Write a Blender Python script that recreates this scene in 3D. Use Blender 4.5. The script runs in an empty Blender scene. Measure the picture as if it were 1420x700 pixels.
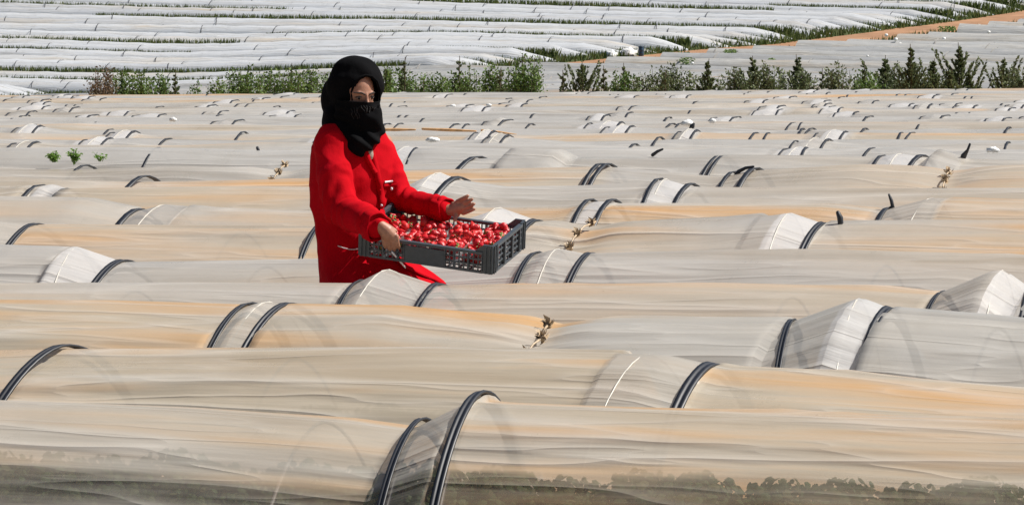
import bpy, bmesh, math, random
import numpy as np
from mathutils import Vector, Matrix, Euler
from mathutils.bvhtree import BVHTree
PI = math.pi
sc = bpy.context.scene
COL = sc.collection
rnd = random.Random(7)

# ------------------------------------------------------------------ camera
FPX = 8100.0                       # focal length in pixels of the 1420 px wide photograph
ZC = 2.29
PITCH = math.atan(520 / FPX)
cam = bpy.data.cameras.new('camera')
cam_o = bpy.data.objects.new('camera', cam)
COL.objects.link(cam_o)
cam.sensor_width = 36
cam.lens = FPX / 1420 * 36
cam.clip_start = 0.5
cam.clip_end = 3000
cam_o.location = (0, 0, ZC)
cam_o.rotation_euler = (PI / 2 - PITCH, 0, 0)
sc.camera = cam_o

# ------------------------------------------------------------------ sky, sun, exposure
SUN_EL, SUN_AZ = math.radians(50), math.radians(83)
w_ = bpy.data.worlds.new('World')
sc.world = w_
w_.use_nodes = True
wn = w_.node_tree
bg = wn.nodes['Background']
sky = wn.nodes.new('ShaderNodeTexSky')
sky.sky_type = 'NISHITA'
sky.sun_disc = False
sky.sun_elevation = SUN_EL
sky.sun_rotation = SUN_AZ
sky.dust_density = 1.5
wn.links.new(sky.outputs[0], bg.inputs[0])
bg.inputs[1].default_value = 0.05
sun = bpy.data.lights.new('sun', 'SUN')
sun.energy = 5.0
sun.angle = math.radians(0.5)
sun.color = (1.0, 0.955, 0.89)
sun_o = bpy.data.objects.new('sun', sun)
COL.objects.link(sun_o)
sd = Vector((math.sin(SUN_AZ) * math.cos(SUN_EL), math.cos(SUN_AZ) * math.cos(SUN_EL), math.sin(SUN_EL)))
sun_o.rotation_euler = sd.to_track_quat('Z', 'Y').to_euler()
sun_o.location = (20, 0, 30)
sc.view_settings.view_transform = 'Standard'
sc.view_settings.look = 'None'
sc.view_settings.gamma = 1
sc.view_settings.exposure = 0.45
sc.cycles.transparent_max_bounces = 12
sc.cycles.max_bounces = 8

# ------------------------------------------------------------------ helpers
def pdir(px, py):
    """direction in the world of a pixel of the 1420x700 photograph"""
    x, z = (px - 710) / FPX, -(py - 350) / FPX
    c, s = math.cos(PITCH), math.sin(PITCH)
    return Vector((x, c + z * s, -s + z * c))

TA = math.tan(math.radians(20))
ROW = Vector((math.cos(math.radians(20)), -math.sin(math.radians(20)), 0))   # along a row
ACR = Vector((math.sin(math.radians(20)), math.cos(math.radians(20)), 0))    # across a row

def on_row(px, py, w):
    d = pdir(px, py)
    k = w / (d.y + d.x * TA)
    return Vector((d.x * k, d.y * k, ZC + d.z * k))

# value noise on numpy arrays
_rng = np.random.default_rng(5)
_T = _rng.random((256, 256))
def vnoise(x, y, seed=0):
    x = np.asarray(x, float) + seed * 17.37
    y = np.asarray(y, float) + seed * 5.91
    xi = np.floor(x).astype(int); yi = np.floor(y).astype(int)
    fx = x - xi; fy = y - yi
    fx = fx * fx * (3 - 2 * fx); fy = fy * fy * (3 - 2 * fy)
    g = lambda a, b: _T[a & 255, b & 255]
    return ((g(xi, yi) * (1 - fx) + g(xi + 1, yi) * fx) * (1 - fy)
            + (g(xi, yi + 1) * (1 - fx) + g(xi + 1, yi + 1) * fx) * fy) * 2 - 1

def tag(o, label=None, cat=None, group=None, kind=None):
    if label: o['label'] = label
    if cat: o['category'] = cat
    if group: o['group'] = group
    if kind: o['kind'] = kind
    return o

def empty(name, loc=(0, 0, 0), rz=0):
    o = bpy.data.objects.new(name, None)
    COL.objects.link(o)
    o.location = loc
    o.rotation_euler = (0, 0, rz)
    o.empty_display_size = 0.2
    return o

def link(name, me, mat=None, parent=None, smooth=True):
    if mat is not None:
        me.materials.clear(); me.materials.append(mat)
    if smooth and len(me.polygons):
        me.polygons.foreach_set('use_smooth', np.ones(len(me.polygons), bool))
    o = bpy.data.objects.new(name, me)
    COL.objects.link(o)
    if parent is not None:
        o.parent = parent
    return o

def mesh_np(name, verts, faces):
    """verts (n,3); faces (m,4) or (m,3) arrays"""
    me = bpy.data.meshes.new(name)
    verts = np.asarray(verts, np.float32); faces = np.asarray(faces, np.int32)
    m, k = faces.shape
    me.vertices.add(len(verts)); me.vertices.foreach_set('co', verts.ravel())
    me.loops.add(m * k); me.loops.foreach_set('vertex_index', faces.ravel())
    me.polygons.add(m)
    me.polygons.foreach_set('loop_start', np.arange(0, m * k, k, dtype=np.int32))
    me.update(calc_edges=True)
    me.validate()
    return me

def grid_faces(nu, nv, closed_v=False):
    i = np.arange(nu - 1)[:, None]
    nvv = nv if closed_v else nv - 1
    j = np.arange(nvv)[None, :]
    j2 = (j + 1) % nv
    a = i * nv + j; b = (i + 1) * nv + j; c = (i + 1) * nv + j2; d = i * nv + j2
    return np.stack([a, b, c, d], -1).reshape(-1, 4)

def tube_arrays(pts, radii, seg=8, caps=True):
    """tube along pts (k,3); returns verts, quads (caps collapse to a point)"""
    P = [Vector(p) for p in pts]
    R = list(radii) if hasattr(radii, '__len__') else [radii] * len(P)
    if caps:
        d0 = (P[0] - P[1]).normalized(); d1 = (P[-1] - P[-2]).normalized()
        P = [P[0] + d0 * R[0], P[0] + d0 * R[0] * .7] + P + [P[-1] + d1 * R[-1] * .7, P[-1] + d1 * R[-1]]
        R = [R[0] * .02, R[0] * .7] + R + [R[-1] * .7, R[-1] * .02]
    V = []
    up = None
    for i, p in enumerate(P):
        t = (P[min(i + 1, len(P) - 1)] - P[max(i - 1, 0)])
        t.normalize()
        if up is None:
            up = Vector((0, 0, 1)) if abs(t.z) < .9 else Vector((1, 0, 0))
        u = (up - t * up.dot(t))
        if u.length < 1e-4: u = t.orthogonal()
        u.normalize(); up = u
        v = t.cross(u)
        for k in range(seg):
            a = 2 * PI * k / seg
            V.append(p + (u * math.cos(a) + v * math.sin(a)) * R[i])
    return np.array(V), grid_faces(len(P), seg, True)

class MB:
    """collects shapes and links them as one mesh object"""
    def __init__(s): s.v = []; s.f = []; s.n = 0
    def add(s, V, F):
        V = np.asarray(V, float); F = np.asarray(F, int)
        if F.shape[1] == 3: F = np.hstack([F, F[:, 2:3]])
        s.v.append(V); s.f.append(F + s.n); s.n += len(V); return s
    def box(s, c, size, axes=None):
        c = Vector(c); h = [x / 2 for x in size]
        A = axes or (Vector((1, 0, 0)), Vector((0, 1, 0)), Vector((0, 0, 1)))
        V = []
        for i in (-1, 1):
            for j in (-1, 1):
                for k in (-1, 1):
                    V.append(c + A[0] * h[0] * i + A[1] * h[1] * j + A[2] * h[2] * k)
        F = [(0, 1, 3, 2), (4, 6, 7, 5), (0, 4, 5, 1), (2, 3, 7, 6), (0, 2, 6, 4), (1, 5, 7, 3)]
        return s.add(V, F)
    def tube(s, pts, radii, seg=8, caps=True):
        return s.add(*tube_arrays(pts, radii, seg, caps))
    def ball(s, c, r, axes=None, nu=14, nv=18, fn=None):
        r = r if hasattr(r, '__len__') else (r, r, r)
        A = axes or (Vector((1, 0, 0)), Vector((0, 1, 0)), Vector((0, 0, 1)))
        V = []
        for i in range(nu + 1):
            th = PI * (i * .996 / nu + .002)
            for j in range(nv):
                ph = 2 * PI * j / nv
                a, b, cc = math.sin(th) * math.cos(ph), math.sin(th) * math.sin(ph), math.cos(th)
                m = fn(a, b, cc) if fn else 1
                V.append(Vector(c) + (A[0] * a * r[0] + A[1] * b * r[1] + A[2] * cc * r[2]) * m)
        return s.add(V, grid_faces(nu + 1, nv, True))
    def mesh(s, name):
        V = np.concatenate(s.v); F = np.concatenate(s.f)
        me = bpy.data.meshes.new(name)
        tri = F[:, 2] == F[:, 3]
        faces = [tuple(f[:3]) if t else tuple(f) for f, t in zip(F.tolist(), tri)]
        me.from_pydata(V.tolist(), [], faces)
        me.update()
        return me
    def build(s, name, mat, parent=None, smooth=True):
        me = s.mesh(name)
        bm = bmesh.new(); bm.from_mesh(me)
        bmesh.ops.recalc_face_normals(bm, faces=bm.faces); bm.to_mesh(me); bm.free()
        return link(name, me, mat, parent, smooth)

def remeshed(me, voxel, smooth=6, extra=None):
    o = bpy.data.objects.new('tmp', me); COL.objects.link(o)
    m = o.modifiers.new('r', 'REMESH'); m.mode = 'VOXEL'; m.voxel_size = voxel
    if smooth:
        sm = o.modifiers.new('s', 'SMOOTH'); sm.factor = .5; sm.iterations = smooth
    if extra: extra(o)
    dg = bpy.context.evaluated_depsgraph_get(); dg.update()
    r = bpy.data.meshes.new_from_object(o.evaluated_get(dg))
    bpy.data.objects.remove(o)
    return r

# ------------------------------------------------------------------ materials
def new_mat(name):
    m = bpy.data.materials.new(name); m.use_nodes = True
    nt = m.node_tree; b = nt.nodes['Principled BSDF']
    return m, nt, b
def N(nt, t, **kw):
    n = nt.nodes.new(t)
    for k, v in kw.items():
        setattr(n, k, v)
    return n
def ramp(nt, src, stops):
    r = nt.nodes.new('ShaderNodeValToRGB')
    e = r.color_ramp.elements
    while len(e) < len(stops): e.new(0.5)
    for el, (p, c) in zip(e, stops):
        el.position = p; el.color = (*c, 1) if len(c) == 3 else c
    nt.links.new(src, r.inputs[0]); return r.outputs[0]
def noise(nt, vec, scale, detail=4, rough=.55):
    n = nt.nodes.new('ShaderNodeTexNoise')
    n.inputs['Scale'].default_value = scale; n.inputs['Detail'].default_value = detail
    n.inputs['Roughness'].default_value = rough
    if vec is not None: nt.links.new(vec, n.inputs['Vector'])
    return n.outputs['Fac']
def mapping(nt, src, scale=(1, 1, 1), loc=(0, 0, 0)):
    m = nt.nodes.new('ShaderNodeMapping'); m.inputs['Scale'].default_value = scale
    m.inputs['Location'].default_value = loc
    nt.links.new(src, m.inputs[0]); return m.outputs[0]
def mix(nt, f, a, b, blend='MIX'):
    m = nt.nodes.new('ShaderNodeMix'); m.data_type = 'RGBA'; m.blend_type = blend
    for s, v in ((0, f), (6, a), (7, b)):
        if isinstance(v, (int, float)): m.inputs[s].default_value = v
        elif isinstance(v, tuple): m.inputs[s].default_value = (*v, 1)
        else: nt.links.new(v, m.inputs[s])
    return m.outputs[2]
def math_(nt, op, a, b=0.0, c=0.0, clamp=False):
    m = nt.nodes.new('ShaderNodeMath'); m.operation = op; m.use_clamp = clamp
    for s, v in ((0, a), (1, b), (2, c)):
        if isinstance(v, (int, float)): m.inputs[s].default_value = v
        else: nt.links.new(v, m.inputs[s])
    return m.outputs[0]
def bump(nt, h, strength, dist, b):
    n = nt.nodes.new('ShaderNodeBump'); n.inputs['Strength'].default_value = strength
    n.inputs['Distance'].default_value = dist
    nt.links.new(h, n.inputs['Height']); nt.links.new(n.outputs[0], b.inputs['Normal']); return n.outputs[0]

def simple(name, col, rough=.6, var=.0, scale=30, spec=.5, bmp=0.0, metal=0.0):
    m, nt, b = new_mat(name)
    tc = N(nt, 'ShaderNodeTexCoord')
    f = noise(nt, tc.outputs['Object'], scale, 5)
    c2 = tuple(max(0, x * (1 - var)) for x in col); c1 = tuple(min(1, x * (1 + var)) for x in col)
    nt.links.new(ramp(nt, f, [(.3, c2), (.7, c1)]), b.inputs['Base Color'])
    b.inputs['Roughness'].default_value = rough
    b.inputs['Specular IOR Level'].default_value = spec
    b.inputs['Metallic'].default_value = metal
    if bmp: bump(nt, f, bmp, .01, b)
    return m

def film_material(name, grey, warm, orange, clear=.2, far=False):
    """polythene film: object colour R = how warm (dusty), G = how see-through, B = seed"""
    m, nt, b = new_mat(name)
    L = nt.links
    uv = N(nt, 'ShaderNodeUVMap'); uv.uv_map = 'UVMap'
    oi = N(nt, 'ShaderNodeObjectInfo')
    sep = N(nt, 'ShaderNodeSeparateColor'); L.new(oi.outputs['Color'], sep.inputs[0])
    cmb = N(nt, 'ShaderNodeCombineXYZ')
    L.new(math_(nt, 'MULTIPLY', sep.outputs[2], 97.0), cmb.inputs[0]); L.new(math_(nt, 'MULTIPLY', sep.outputs[2], 31.0), cmb.inputs[2])
    add = N(nt, 'ShaderNodeVectorMath', operation='ADD')
    L.new(uv.outputs[0], add.inputs[0]); L.new(cmb.outputs[0], add.inputs[1])
    V = add.outputs[0]                                  # u metres along, v 0..1 round the arch
    broad = noise(nt, mapping(nt, V, (.28, 3.2, 1)), 1.0, 3)
    streak = noise(nt, mapping(nt, V, (.42, 12, 1)), 1.0, 4, .5)
    fine = noise(nt, mapping(nt, V, (1.0, 60, 1)), 1.0, 4, .6)
    blot = noise(nt, mapping(nt, V, (2.5, 5, 1)), 1.0, 6, .65)
    du = N(nt, 'ShaderNodeAttribute'); du.attribute_name = 'dust'
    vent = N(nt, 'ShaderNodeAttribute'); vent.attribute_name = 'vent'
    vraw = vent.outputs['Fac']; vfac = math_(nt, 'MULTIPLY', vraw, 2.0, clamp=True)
    vglint = math_(nt, 'MULTIPLY', math_(nt, 'SUBTRACT', vraw, .55), 6.0, clamp=True)
    # how dusty here
    wv = math_(nt, 'ADD', math_(nt, 'MULTIPLY', broad, 3.2), math_(nt, 'SUBTRACT', math_(nt, 'MULTIPLY', sep.outputs[0] if far else du.outputs['Fac'], 1.5), 2.0), clamp=True)
    wv = math_(nt, 'MULTIPLY', wv, math_(nt, 'SUBTRACT', 1.0, math_(nt, 'MULTIPLY', vfac, .6)))
    c = mix(nt, wv, grey, warm)
    ov = math_(nt, 'MULTIPLY', math_(nt, 'MULTIPLY', math_(nt, 'SUBTRACT', streak, .44), 5.0, clamp=True),
               math_(nt, 'MULTIPLY', math_(nt, 'SUBTRACT', wv, .35), 1.6, clamp=True))
    c = mix(nt, ov, c, orange)
    dk = ramp(nt, streak, [(.30, (.72, .69, .65)), (.47, (.98, .98, .98)), (.62, (1.0, 1.0, 1.0)), (.75, (1.12, 1.12, 1.13))])
    c = mix(nt, .85, c, dk, 'MULTIPLY')
    fk = ramp(nt, fine, [(.3, (.88, .87, .86)), (.55, (1, 1, 1))])
    c = mix(nt, .5, c, fk, 'MULTIPLY')
    bl = ramp(nt, blot, [(.32, (.84, .83, .80)), (.5, (1, 1, 1))])
    c = mix(nt, .45, c, bl, 'MULTIPLY')
    c0 = c
    c = mix(nt, math_(nt, 'MULTIPLY', vglint, .75), c, (.82, .82, .82))  # sun glint on the vent sheets, put into the colour as white
    b.inputs['Roughness'].default_value = .34
    L.new(math_(nt, 'ADD', .16, math_(nt, 'MULTIPLY', blot, .3)), b.inputs['Roughness'])
    b.inputs['Specular IOR Level'].default_value = .5
    h = math_(nt, 'ADD', math_(nt, 'MULTIPLY', streak, 1.0), math_(nt, 'MULTIPLY', fine, .12))
    # long sharp creases that run with the film and merge at shallow angles
    n1 = noise(nt, mapping(nt, V, (.30, 7, 1)), 1.0, 2, .5); n2 = noise(nt, mapping(nt, V, (.8, 17, 1), (3, 9, 1)), 1.0, 2, .5)
    def ridge(nn, k):
        a = math_(nt, 'MULTIPLY', math_(nt, 'ABSOLUTE', math_(nt, 'SUBTRACT', nn, .5)), k)
        return math_(nt, 'POWER', math_(nt, 'SUBTRACT', 1.0, a, clamp=True), 2.0)
    cre = math_(nt, 'ADD', ridge(n1, 22.0), math_(nt, 'MULTIPLY', ridge(n2, 14.0), .5))
    h = math_(nt, 'ADD', h, math_(nt, 'MULTIPLY', cre, .35))
    c = mix(nt, math_(nt, 'MULTIPLY', cre, .4, clamp=True), c, (.84, .81, .75))  # highlights along the creases, painted as lighter film colour
    if far: c = mix(nt, 1.0, c, ramp(nt, sep.outputs[2], [(0, (.80, .81, .83)), (.5, (.96, .96, .96)), (1, (1.04, 1.04, 1.04))]), 'MULTIPLY')
    # crinkles in the short lapped sheets
    crk = noise(nt, mapping(nt, V, (2.6, 46, 1)), 1.0, 3, .6)
    h = math_(nt, 'ADD', h, math_(nt, 'MULTIPLY', math_(nt, 'MULTIPLY', crk, vfac), .4))
    L.new(c, b.inputs['Base Color'])
    nrm = bump(nt, h, .5, .04, b)
    tl = N(nt, 'ShaderNodeBsdfTranslucent'); L.new(c, tl.inputs[0]); L.new(nrm, tl.inputs['Normal'])
    m1 = N(nt, 'ShaderNodeMixShader'); m1.inputs[0].default_value = .30
    L.new(b.outputs[0], m1.inputs[1]); L.new(tl.outputs[0], m1.inputs[2])
    out = nt.nodes['Material Output']
    if far:
        L.new(m1.outputs[0], out.inputs[0]); return m
    tr = N(nt, 'ShaderNodeBsdfTransparent'); tr.inputs[0].default_value = (.95, .94, .92, 1)
    sv = N(nt, 'ShaderNodeSeparateXYZ'); L.new(uv.outputs[0], sv.inputs[0])
    # lower flank, wiped clear by the condensation that runs down
    edge = math_(nt, 'ADD', sv.outputs[1], math_(nt, 'MULTIPLY', math_(nt, 'SUBTRACT', streak, .5), .16))
    low = ramp(nt, edge, [(.17, (.5, .5, .5)), (.2, (.05, .05, .05)), (.232, (.05, .05, .05)), (.245, (1, 1, 1)), (.30, (.95, .95, .95)), (.325, (0, 0, 0))])
    lowf = math_(nt, 'MULTIPLY', low, math_(nt, 'MULTIPLY', math_(nt, 'ADD', .25, math_(nt, 'MULTIPLY', blot, .9)), math_(nt, 'MULTIPLY', math_(nt, 'MULTIPLY', math_(nt, 'SUBTRACT', sep.outputs[1], .2), 25.0, clamp=True), .62)))
    base = math_(nt, 'MULTIPLY', math_(nt, 'ADD', .45, math_(nt, 'MULTIPLY', fine, 1.1)), sep.outputs[1])
    base = math_(nt, 'ADD', base, math_(nt, 'MULTIPLY', vfac, .08))
    tf = math_(nt, 'ADD', base, lowf, clamp=True)
    m2 = N(nt, 'ShaderNodeMixShader'); L.new(tf, m2.inputs[0])
    L.new(m1.outputs[0], m2.inputs[1]); L.new(tr.outputs[0], m2.inputs[2])
    L.new(m2.outputs[0], out.inputs[0])
    return m

M = {}
M['film'] = film_material('dusty_film', (.595, .58, .545), (.68, .60, .475), (.77, .47, .22))
M['film_far'] = film_material('fresh_film', (.80, .825, .86), (.80, .78, .74), (.78, .68, .56), far=True)
M['film_mid'] = film_material('old_film', (.56, .565, .56), (.59, .56, .50), (.62, .47, .32), far=True)
M['strap'] = simple('black_strap', (.010, .012, .018), .5, .4, 60, .6)
M['hoop'] = simple('hoop_highlight', (.55, .52, .46), .4, .1, 20)  # pale tone for the painted film highlight over a vent hoop
M['darkhoop'] = simple('dark_hoop', (.05, .05, .055), .5, .3, 20)
M['hoopin'] = simple('grey_hoop', (.36, .34, .31), .5, .3, 20)
M['knot'] = simple('bunched_film', (.46, .35, .23), .45, .35, 40, .5, .5)
M['sack'] = simple('white_film_bundle', (.80, .80, .78), .45, .15, 30, .5, .5)
M['barrel'] = simple('blue_plastic', (.02, .05, .09), .4, .2, 10)
M['pole'] = simple('orange_cane', (.58, .34, .16), .6, .35, 12, .3, .4)

def soil_material():
    m, nt, b = new_mat('orange_soil')
    tc = N(nt, 'ShaderNodeTexCoord'); V = tc.outputs['Object']
    a = noise(nt, V, .35, 6); d = noise(nt, V, 7, 8, .65)
    c = mix(nt, ramp(nt, a, [(.35, (.0, .0, .0)), (.65, (1, 1, 1))]), (.33, .17, .085), (.40, .235, .13))
    sx = N(nt, 'ShaderNodeSeparateXYZ'); nt.links.new(V, sx.inputs[0])
    wq = math_(nt, 'ADD', sx.outputs[1], math_(nt, 'MULTIPLY', sx.outputs[0], TA))
    c = mix(nt, math_(nt, 'MULTIPLY', math_(nt, 'SUBTRACT', wq, 186.0), .1, clamp=True), c, mix(nt, d, (.03, .06, .015), (.12, .13, .05)))
    c = mix(nt, .8, c, ramp(nt, d, [(.3, (.6, .58, .55)), (.7, (1.1, 1.1, 1.1))]), 'MULTIPLY')
    nt.links.new(c, b.inputs['Base Color']); b.inputs['Roughness'].default_value = .95
    b.inputs['Specular IOR Level'].default_value = .2
    bump(nt, d, .8, .05, b)
    return m
def leaf_material(name, c1, c2, c3=None, scale=3.0):
    m, nt, b = new_mat(name)
    tc = N(nt, 'ShaderNodeTexCoord'); oi = N(nt, 'ShaderNodeObjectInfo')
    g = N(nt, 'ShaderNodeNewGeometry')
    f = math_(nt, 'MULTIPLY_ADD', g.outputs['Random Per Island'], .6, math_(nt, 'MULTIPLY', noise(nt, tc.outputs['Object'], scale, 3), .5))
    c = ramp(nt, f, [(.2, c1), (.6, c2), (.95, c3 or c2)])
    nt.links.new(c, b.inputs['Base Color']); b.inputs['Roughness'].default_value = .6
    b.inputs['Specular IOR Level'].default_value = .35
    tl = N(nt, 'ShaderNodeBsdfTranslucent'); nt.links.new(c, tl.inputs[0])
    ms = N(nt, 'ShaderNodeMixShader'); ms.inputs[0].default_value = .3
    nt.links.new(b.outputs[0], ms.inputs[1]); nt.links.new(tl.outputs[0], ms.inputs[2])
    nt.links.new(ms.outputs[0], nt.nodes['Material Output'].inputs[0])
    return m
M['soil'] = soil_material()
M['road'] = simple('packed_orange_earth', (.33, .185, .105), .95, .22, .9, .2, .4)
M['leaf'] = leaf_material('hedge_leaf', (.06, .115, .02), (.13, .21, .05), (.25, .33, .10))
M['leaf_dark'] = leaf_material('sapling_leaf', (.075, .10, .045), (.14, .175, .075), (.23, .26, .12))
M['leaf_dry'] = leaf_material('dry_stem_leaf', (.14, .09, .055), (.21, .15, .10), (.10, .11, .05))
M['leaf_fresh'] = leaf_material('fresh_leaf', (.10, .20, .03), (.18, .32, .06), (.28, .42, .10))
M['leaf_inside'] = leaf_material('strawberry_leaf', (.05, .10, .025), (.09, .15, .045), (.20, .17, .08), 2.0)
M['bark'] = simple('bark', (.10, .075, .05), .9, .4, 20, .2, .4)
M['grass'] = leaf_material('weed', (.045, .075, .015), (.09, .12, .03), (.17, .17, .06), .3)

# ------------------------------------------------------------------ terrain
S = 1.8; W0 = 10.2 * S
RIDGE_Y = {-6: 900, 0: 560, 1: 497, 2: 445, 3: 397, 4: 354, 5: 317, 6: 285, 7: 257, 8: 234, 9: 217, 10: 208, 11: 200, 12: 192.5, 13: 185.5,
           14: 179, 15: 173, 16: 167.5, 17: 162.5, 18: 158, 19: 153.5, 20: 149.5, 21: 146, 22: 142.5, 23: 139.5,
           24: 136.5, 25: 134, 26: 131.5, 27: 129.5, 28: 128}
def z_at(py, w): return on_row(710, py, w).z
_pw = [2.0]; _pz = [z_at(560, W0)]
for n_ in sorted(RIDGE_Y):
    if n_ < 0: continue
    _pw.append(W0 + n_ * S); _pz.append(z_at(RIDGE_Y[n_], W0 + n_ * S))
for w_k, y_k in ((75, 131), (92, 117), (120, 109), (150, 104.5), (185, 101), (205, 96), (217, 88), (246, 0)):
    _pw.append(w_k); _pz.append(z_at(y_k, w_k))
_pw += [300, 380, 600, 900]; _pz += [.4, 5.5, 18, 30]
_pw = np.array(_pw); _pz = np.array(_pz)
def Pr(w): return np.interp(w, _pw, _pz)
def smooth01(t):
    t = np.clip(t, 0, 1); return t * t * (3 - 2 * t)
def ridge_z(x, w):
    x = np.asarray(x, float); w = np.asarray(w, float)
    G = np.interp(w, [0, 20, 70, 150, 205, 250, 400], [.016, .016, .024, .02, .0, -.022, -.02])
    p = (Pr(w - 2) + 2 * Pr(w) + Pr(w + 2)) / 4 if True else Pr(w)
    p = np.where(w < 72, Pr(w), p)
    dip = .85 * smooth01((-x - 1) / 14) * smooth01((w - 110) / 60) * smooth01((252 - w) / 50)
    return p + G * np.clip(x, -60, 60) - dip
TH = .72
def ground(x, y):
    x = np.asarray(x, float); y = np.asarray(y, float)
    return ridge_z(x, y + x * TA) - TH
def gz(x, y): return float(ground(x, y))
def hit(px, py, lift=0.0, d0=90, d1=420):
    """first point in which the ray of a pixel meets the terrain raised by lift"""
    d = pdir(px, py); prev = None
    for k in np.arange(d0, d1, .25):
        t = k / d.y; p = Vector((d.x * t, k, ZC + d.z * t))
        if p.z <= gz(p.x, p.y) + lift: return p
    return p

xs = np.concatenate([[-400, -250, -160, -110], np.arange(-80, -14, 2.0), np.arange(-14, 14, .5), np.arange(14, 81, 2.0), [110, 160, 250, 400]])
ws = np.concatenate([[-60, -10, 2, 8], np.arange(14, 74, .45), np.arange(74, 330, 1.5), [360, 420, 500, 600, 750, 900]])
XX, WW = np.meshgrid(xs, ws, indexing='ij')
YY = WW - XX * TA
ZZ = ground(XX, YY)
# shallow furrows between the rows of the near field, and clods
ph = (WW - W0) / S
ZZ = ZZ + np.where((WW > 14) & (WW < 71), -.05 * (.5 - .5 * np.cos(2 * PI * ph)), 0) + .012 * vnoise(XX * 3, WW * 3)
me = mesh_np('ground', np.stack([XX, YY, ZZ], -1).reshape(-1, 3), grid_faces(len(xs), len(ws)))
tag(link('ground', me, M['soil']), kind='structure')

# ------------------------------------------------------------------ tunnels
def lift_(phi):              # height factor of the arch for -cos(phi) across
    return (1 - np.abs(np.cos(phi)) ** 1.75) ** .62

class Row:
    """one tunnel of the near field: ridge line in world space"""
    def __init__(s, n, pts, W=.76):
        s.n = n; s.w = W0 + n * S; s.W = W
        P = sorted([(on_row(px, py, s.w).x, on_row(px, py, s.w).z) for px, py in pts])
        s.X = np.array([p[0] for p in P]); s.Z = np.array([p[1] for p in P])
        # past the frame follow the slope of the ground
    def ridge(s, x):
        x = np.asarray(x, float)
        z = np.interp(x, s.X, s.Z)
        z = np.where(x < s.X[0], s.Z[0] + ridge_z(x, s.w) - ridge_z(s.X[0], s.w), z)
        z = np.where(x > s.X[-1], s.Z[-1] + ridge_z(x, s.w) - ridge_z(s.X[-1], s.w), z)
        return z
    def xp(s, px): return on_row(px, 300, s.w).x
    def point(s, x, phi, out=0.0):
        """on the film at ridge abscissa x and arch angle phi (array ok)"""
        x = np.asarray(x, float); phi = np.asarray(phi, float)
        y = s.w - x * TA
        g = ground(x, y) - .02
        h = s.ridge(x) - g
        Wd = s.W * (h / TH) ** .35
        c = np.cos(phi); q = -Wd * c
        zz = g + h * lift_(phi)
        nx = -np.sign(c) * np.abs(c); nz = np.sin(phi)
        q = q + nx * out; zz = zz + nz * out
        return np.stack([x + q * ACR.x, y + q * ACR.y, zz + 0 * q], -1)

def film_mesh(row, x0, x1, dx, seg, vents=(), knots=(), amp=1.0, seed=0, dust=((0, 0.5), (1420, .5))):
    xr = np.arange(x0, x1 + dx * .5, dx)
    crit = [row.xp(p) for v in vents for p in v[:3]]
    xr = np.unique(np.round(np.concatenate([xr, [c for c in crit if x0 < c < x1]]), 4))
    ph = np.linspace(0.02, PI - .02, seg)
    X, PHI = np.meshgrid(xr, ph, indexing='ij')
    v = PHI / PI
    vent = np.zeros_like(X)
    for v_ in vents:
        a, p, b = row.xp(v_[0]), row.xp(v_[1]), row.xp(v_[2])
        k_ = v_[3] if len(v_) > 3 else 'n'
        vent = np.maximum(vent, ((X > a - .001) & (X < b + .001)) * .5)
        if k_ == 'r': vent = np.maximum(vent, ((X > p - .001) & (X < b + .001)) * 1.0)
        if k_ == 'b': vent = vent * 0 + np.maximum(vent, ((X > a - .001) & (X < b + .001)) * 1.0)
    sd_ = row.n * 3.1 + seed
    fold = vnoise(X * .38, PHI * 2.6, sd_) * .026 + vnoise(X * .55 + PHI * .3, PHI * 7.5, sd_ + 1) * .010 + vnoise(X * 1.3, PHI * 19, sd_ + 2) * .0045
    # long diagonal pulls
    rid = 1 - np.abs(vnoise(X * .45 - PHI * .22, PHI * 3.6 + X * .05, sd_ + 4)) * 2
    fold = fold + np.clip(rid, 0, 1) ** 4 * .011
    vm = np.clip(vent * 2, 0, 1); fold = fold * (1 - .75 * vm) + vm * ((vnoise(X * 1.1 + PHI * .5, PHI * 15, sd_ + 3) * .005 + vnoise(X * 2.1, PHI * 31 + X, sd_ + 6) * .0022))
    for kx, kp in knots:
        kx = row.xp(kx)
        d = np.abs(X - kx)
        g = np.exp(-(d / .35) ** 2)
        pin = np.exp(-(d / .12) ** 2)
        fold = fold - pin * .022 + g * (np.abs(np.sin(PHI * 19 + d * 2 + 1.2 * vnoise(PHI * 4, X * 0, 3))) - .5) * .028
    edge = np.clip(np.minimum(PHI, PI - PHI) / .5, 0, 1)
    # sag between the inner hoops
    co = row.point(X, PHI, fold * amp * edge)
    me = mesh_np('cover', co.reshape(-1, 3), grid_faces(len(xr), seg))
    uvl = me.uv_layers.new(name='UVMap')
    li = np.zeros(len(me.loops), np.int32); me.loops.foreach_get('vertex_index', li)
    uvs = np.stack([X.ravel(), v.ravel()], -1)[li]
    uvl.data.foreach_set('uv', uvs.astype(np.float32).ravel())
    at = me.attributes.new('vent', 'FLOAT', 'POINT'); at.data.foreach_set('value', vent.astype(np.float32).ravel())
    dv = np.interp(X, [row.xp(p) for p, _ in dust], [q for _, q in dust]) + .18 * vnoise(X * .25, PHI * 0 + 3, row.n)
    at = me.attributes.new('dust', 'FLOAT', 'POINT'); at.data.foreach_set('value', dv.astype(np.float32).ravel())
    return me

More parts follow.
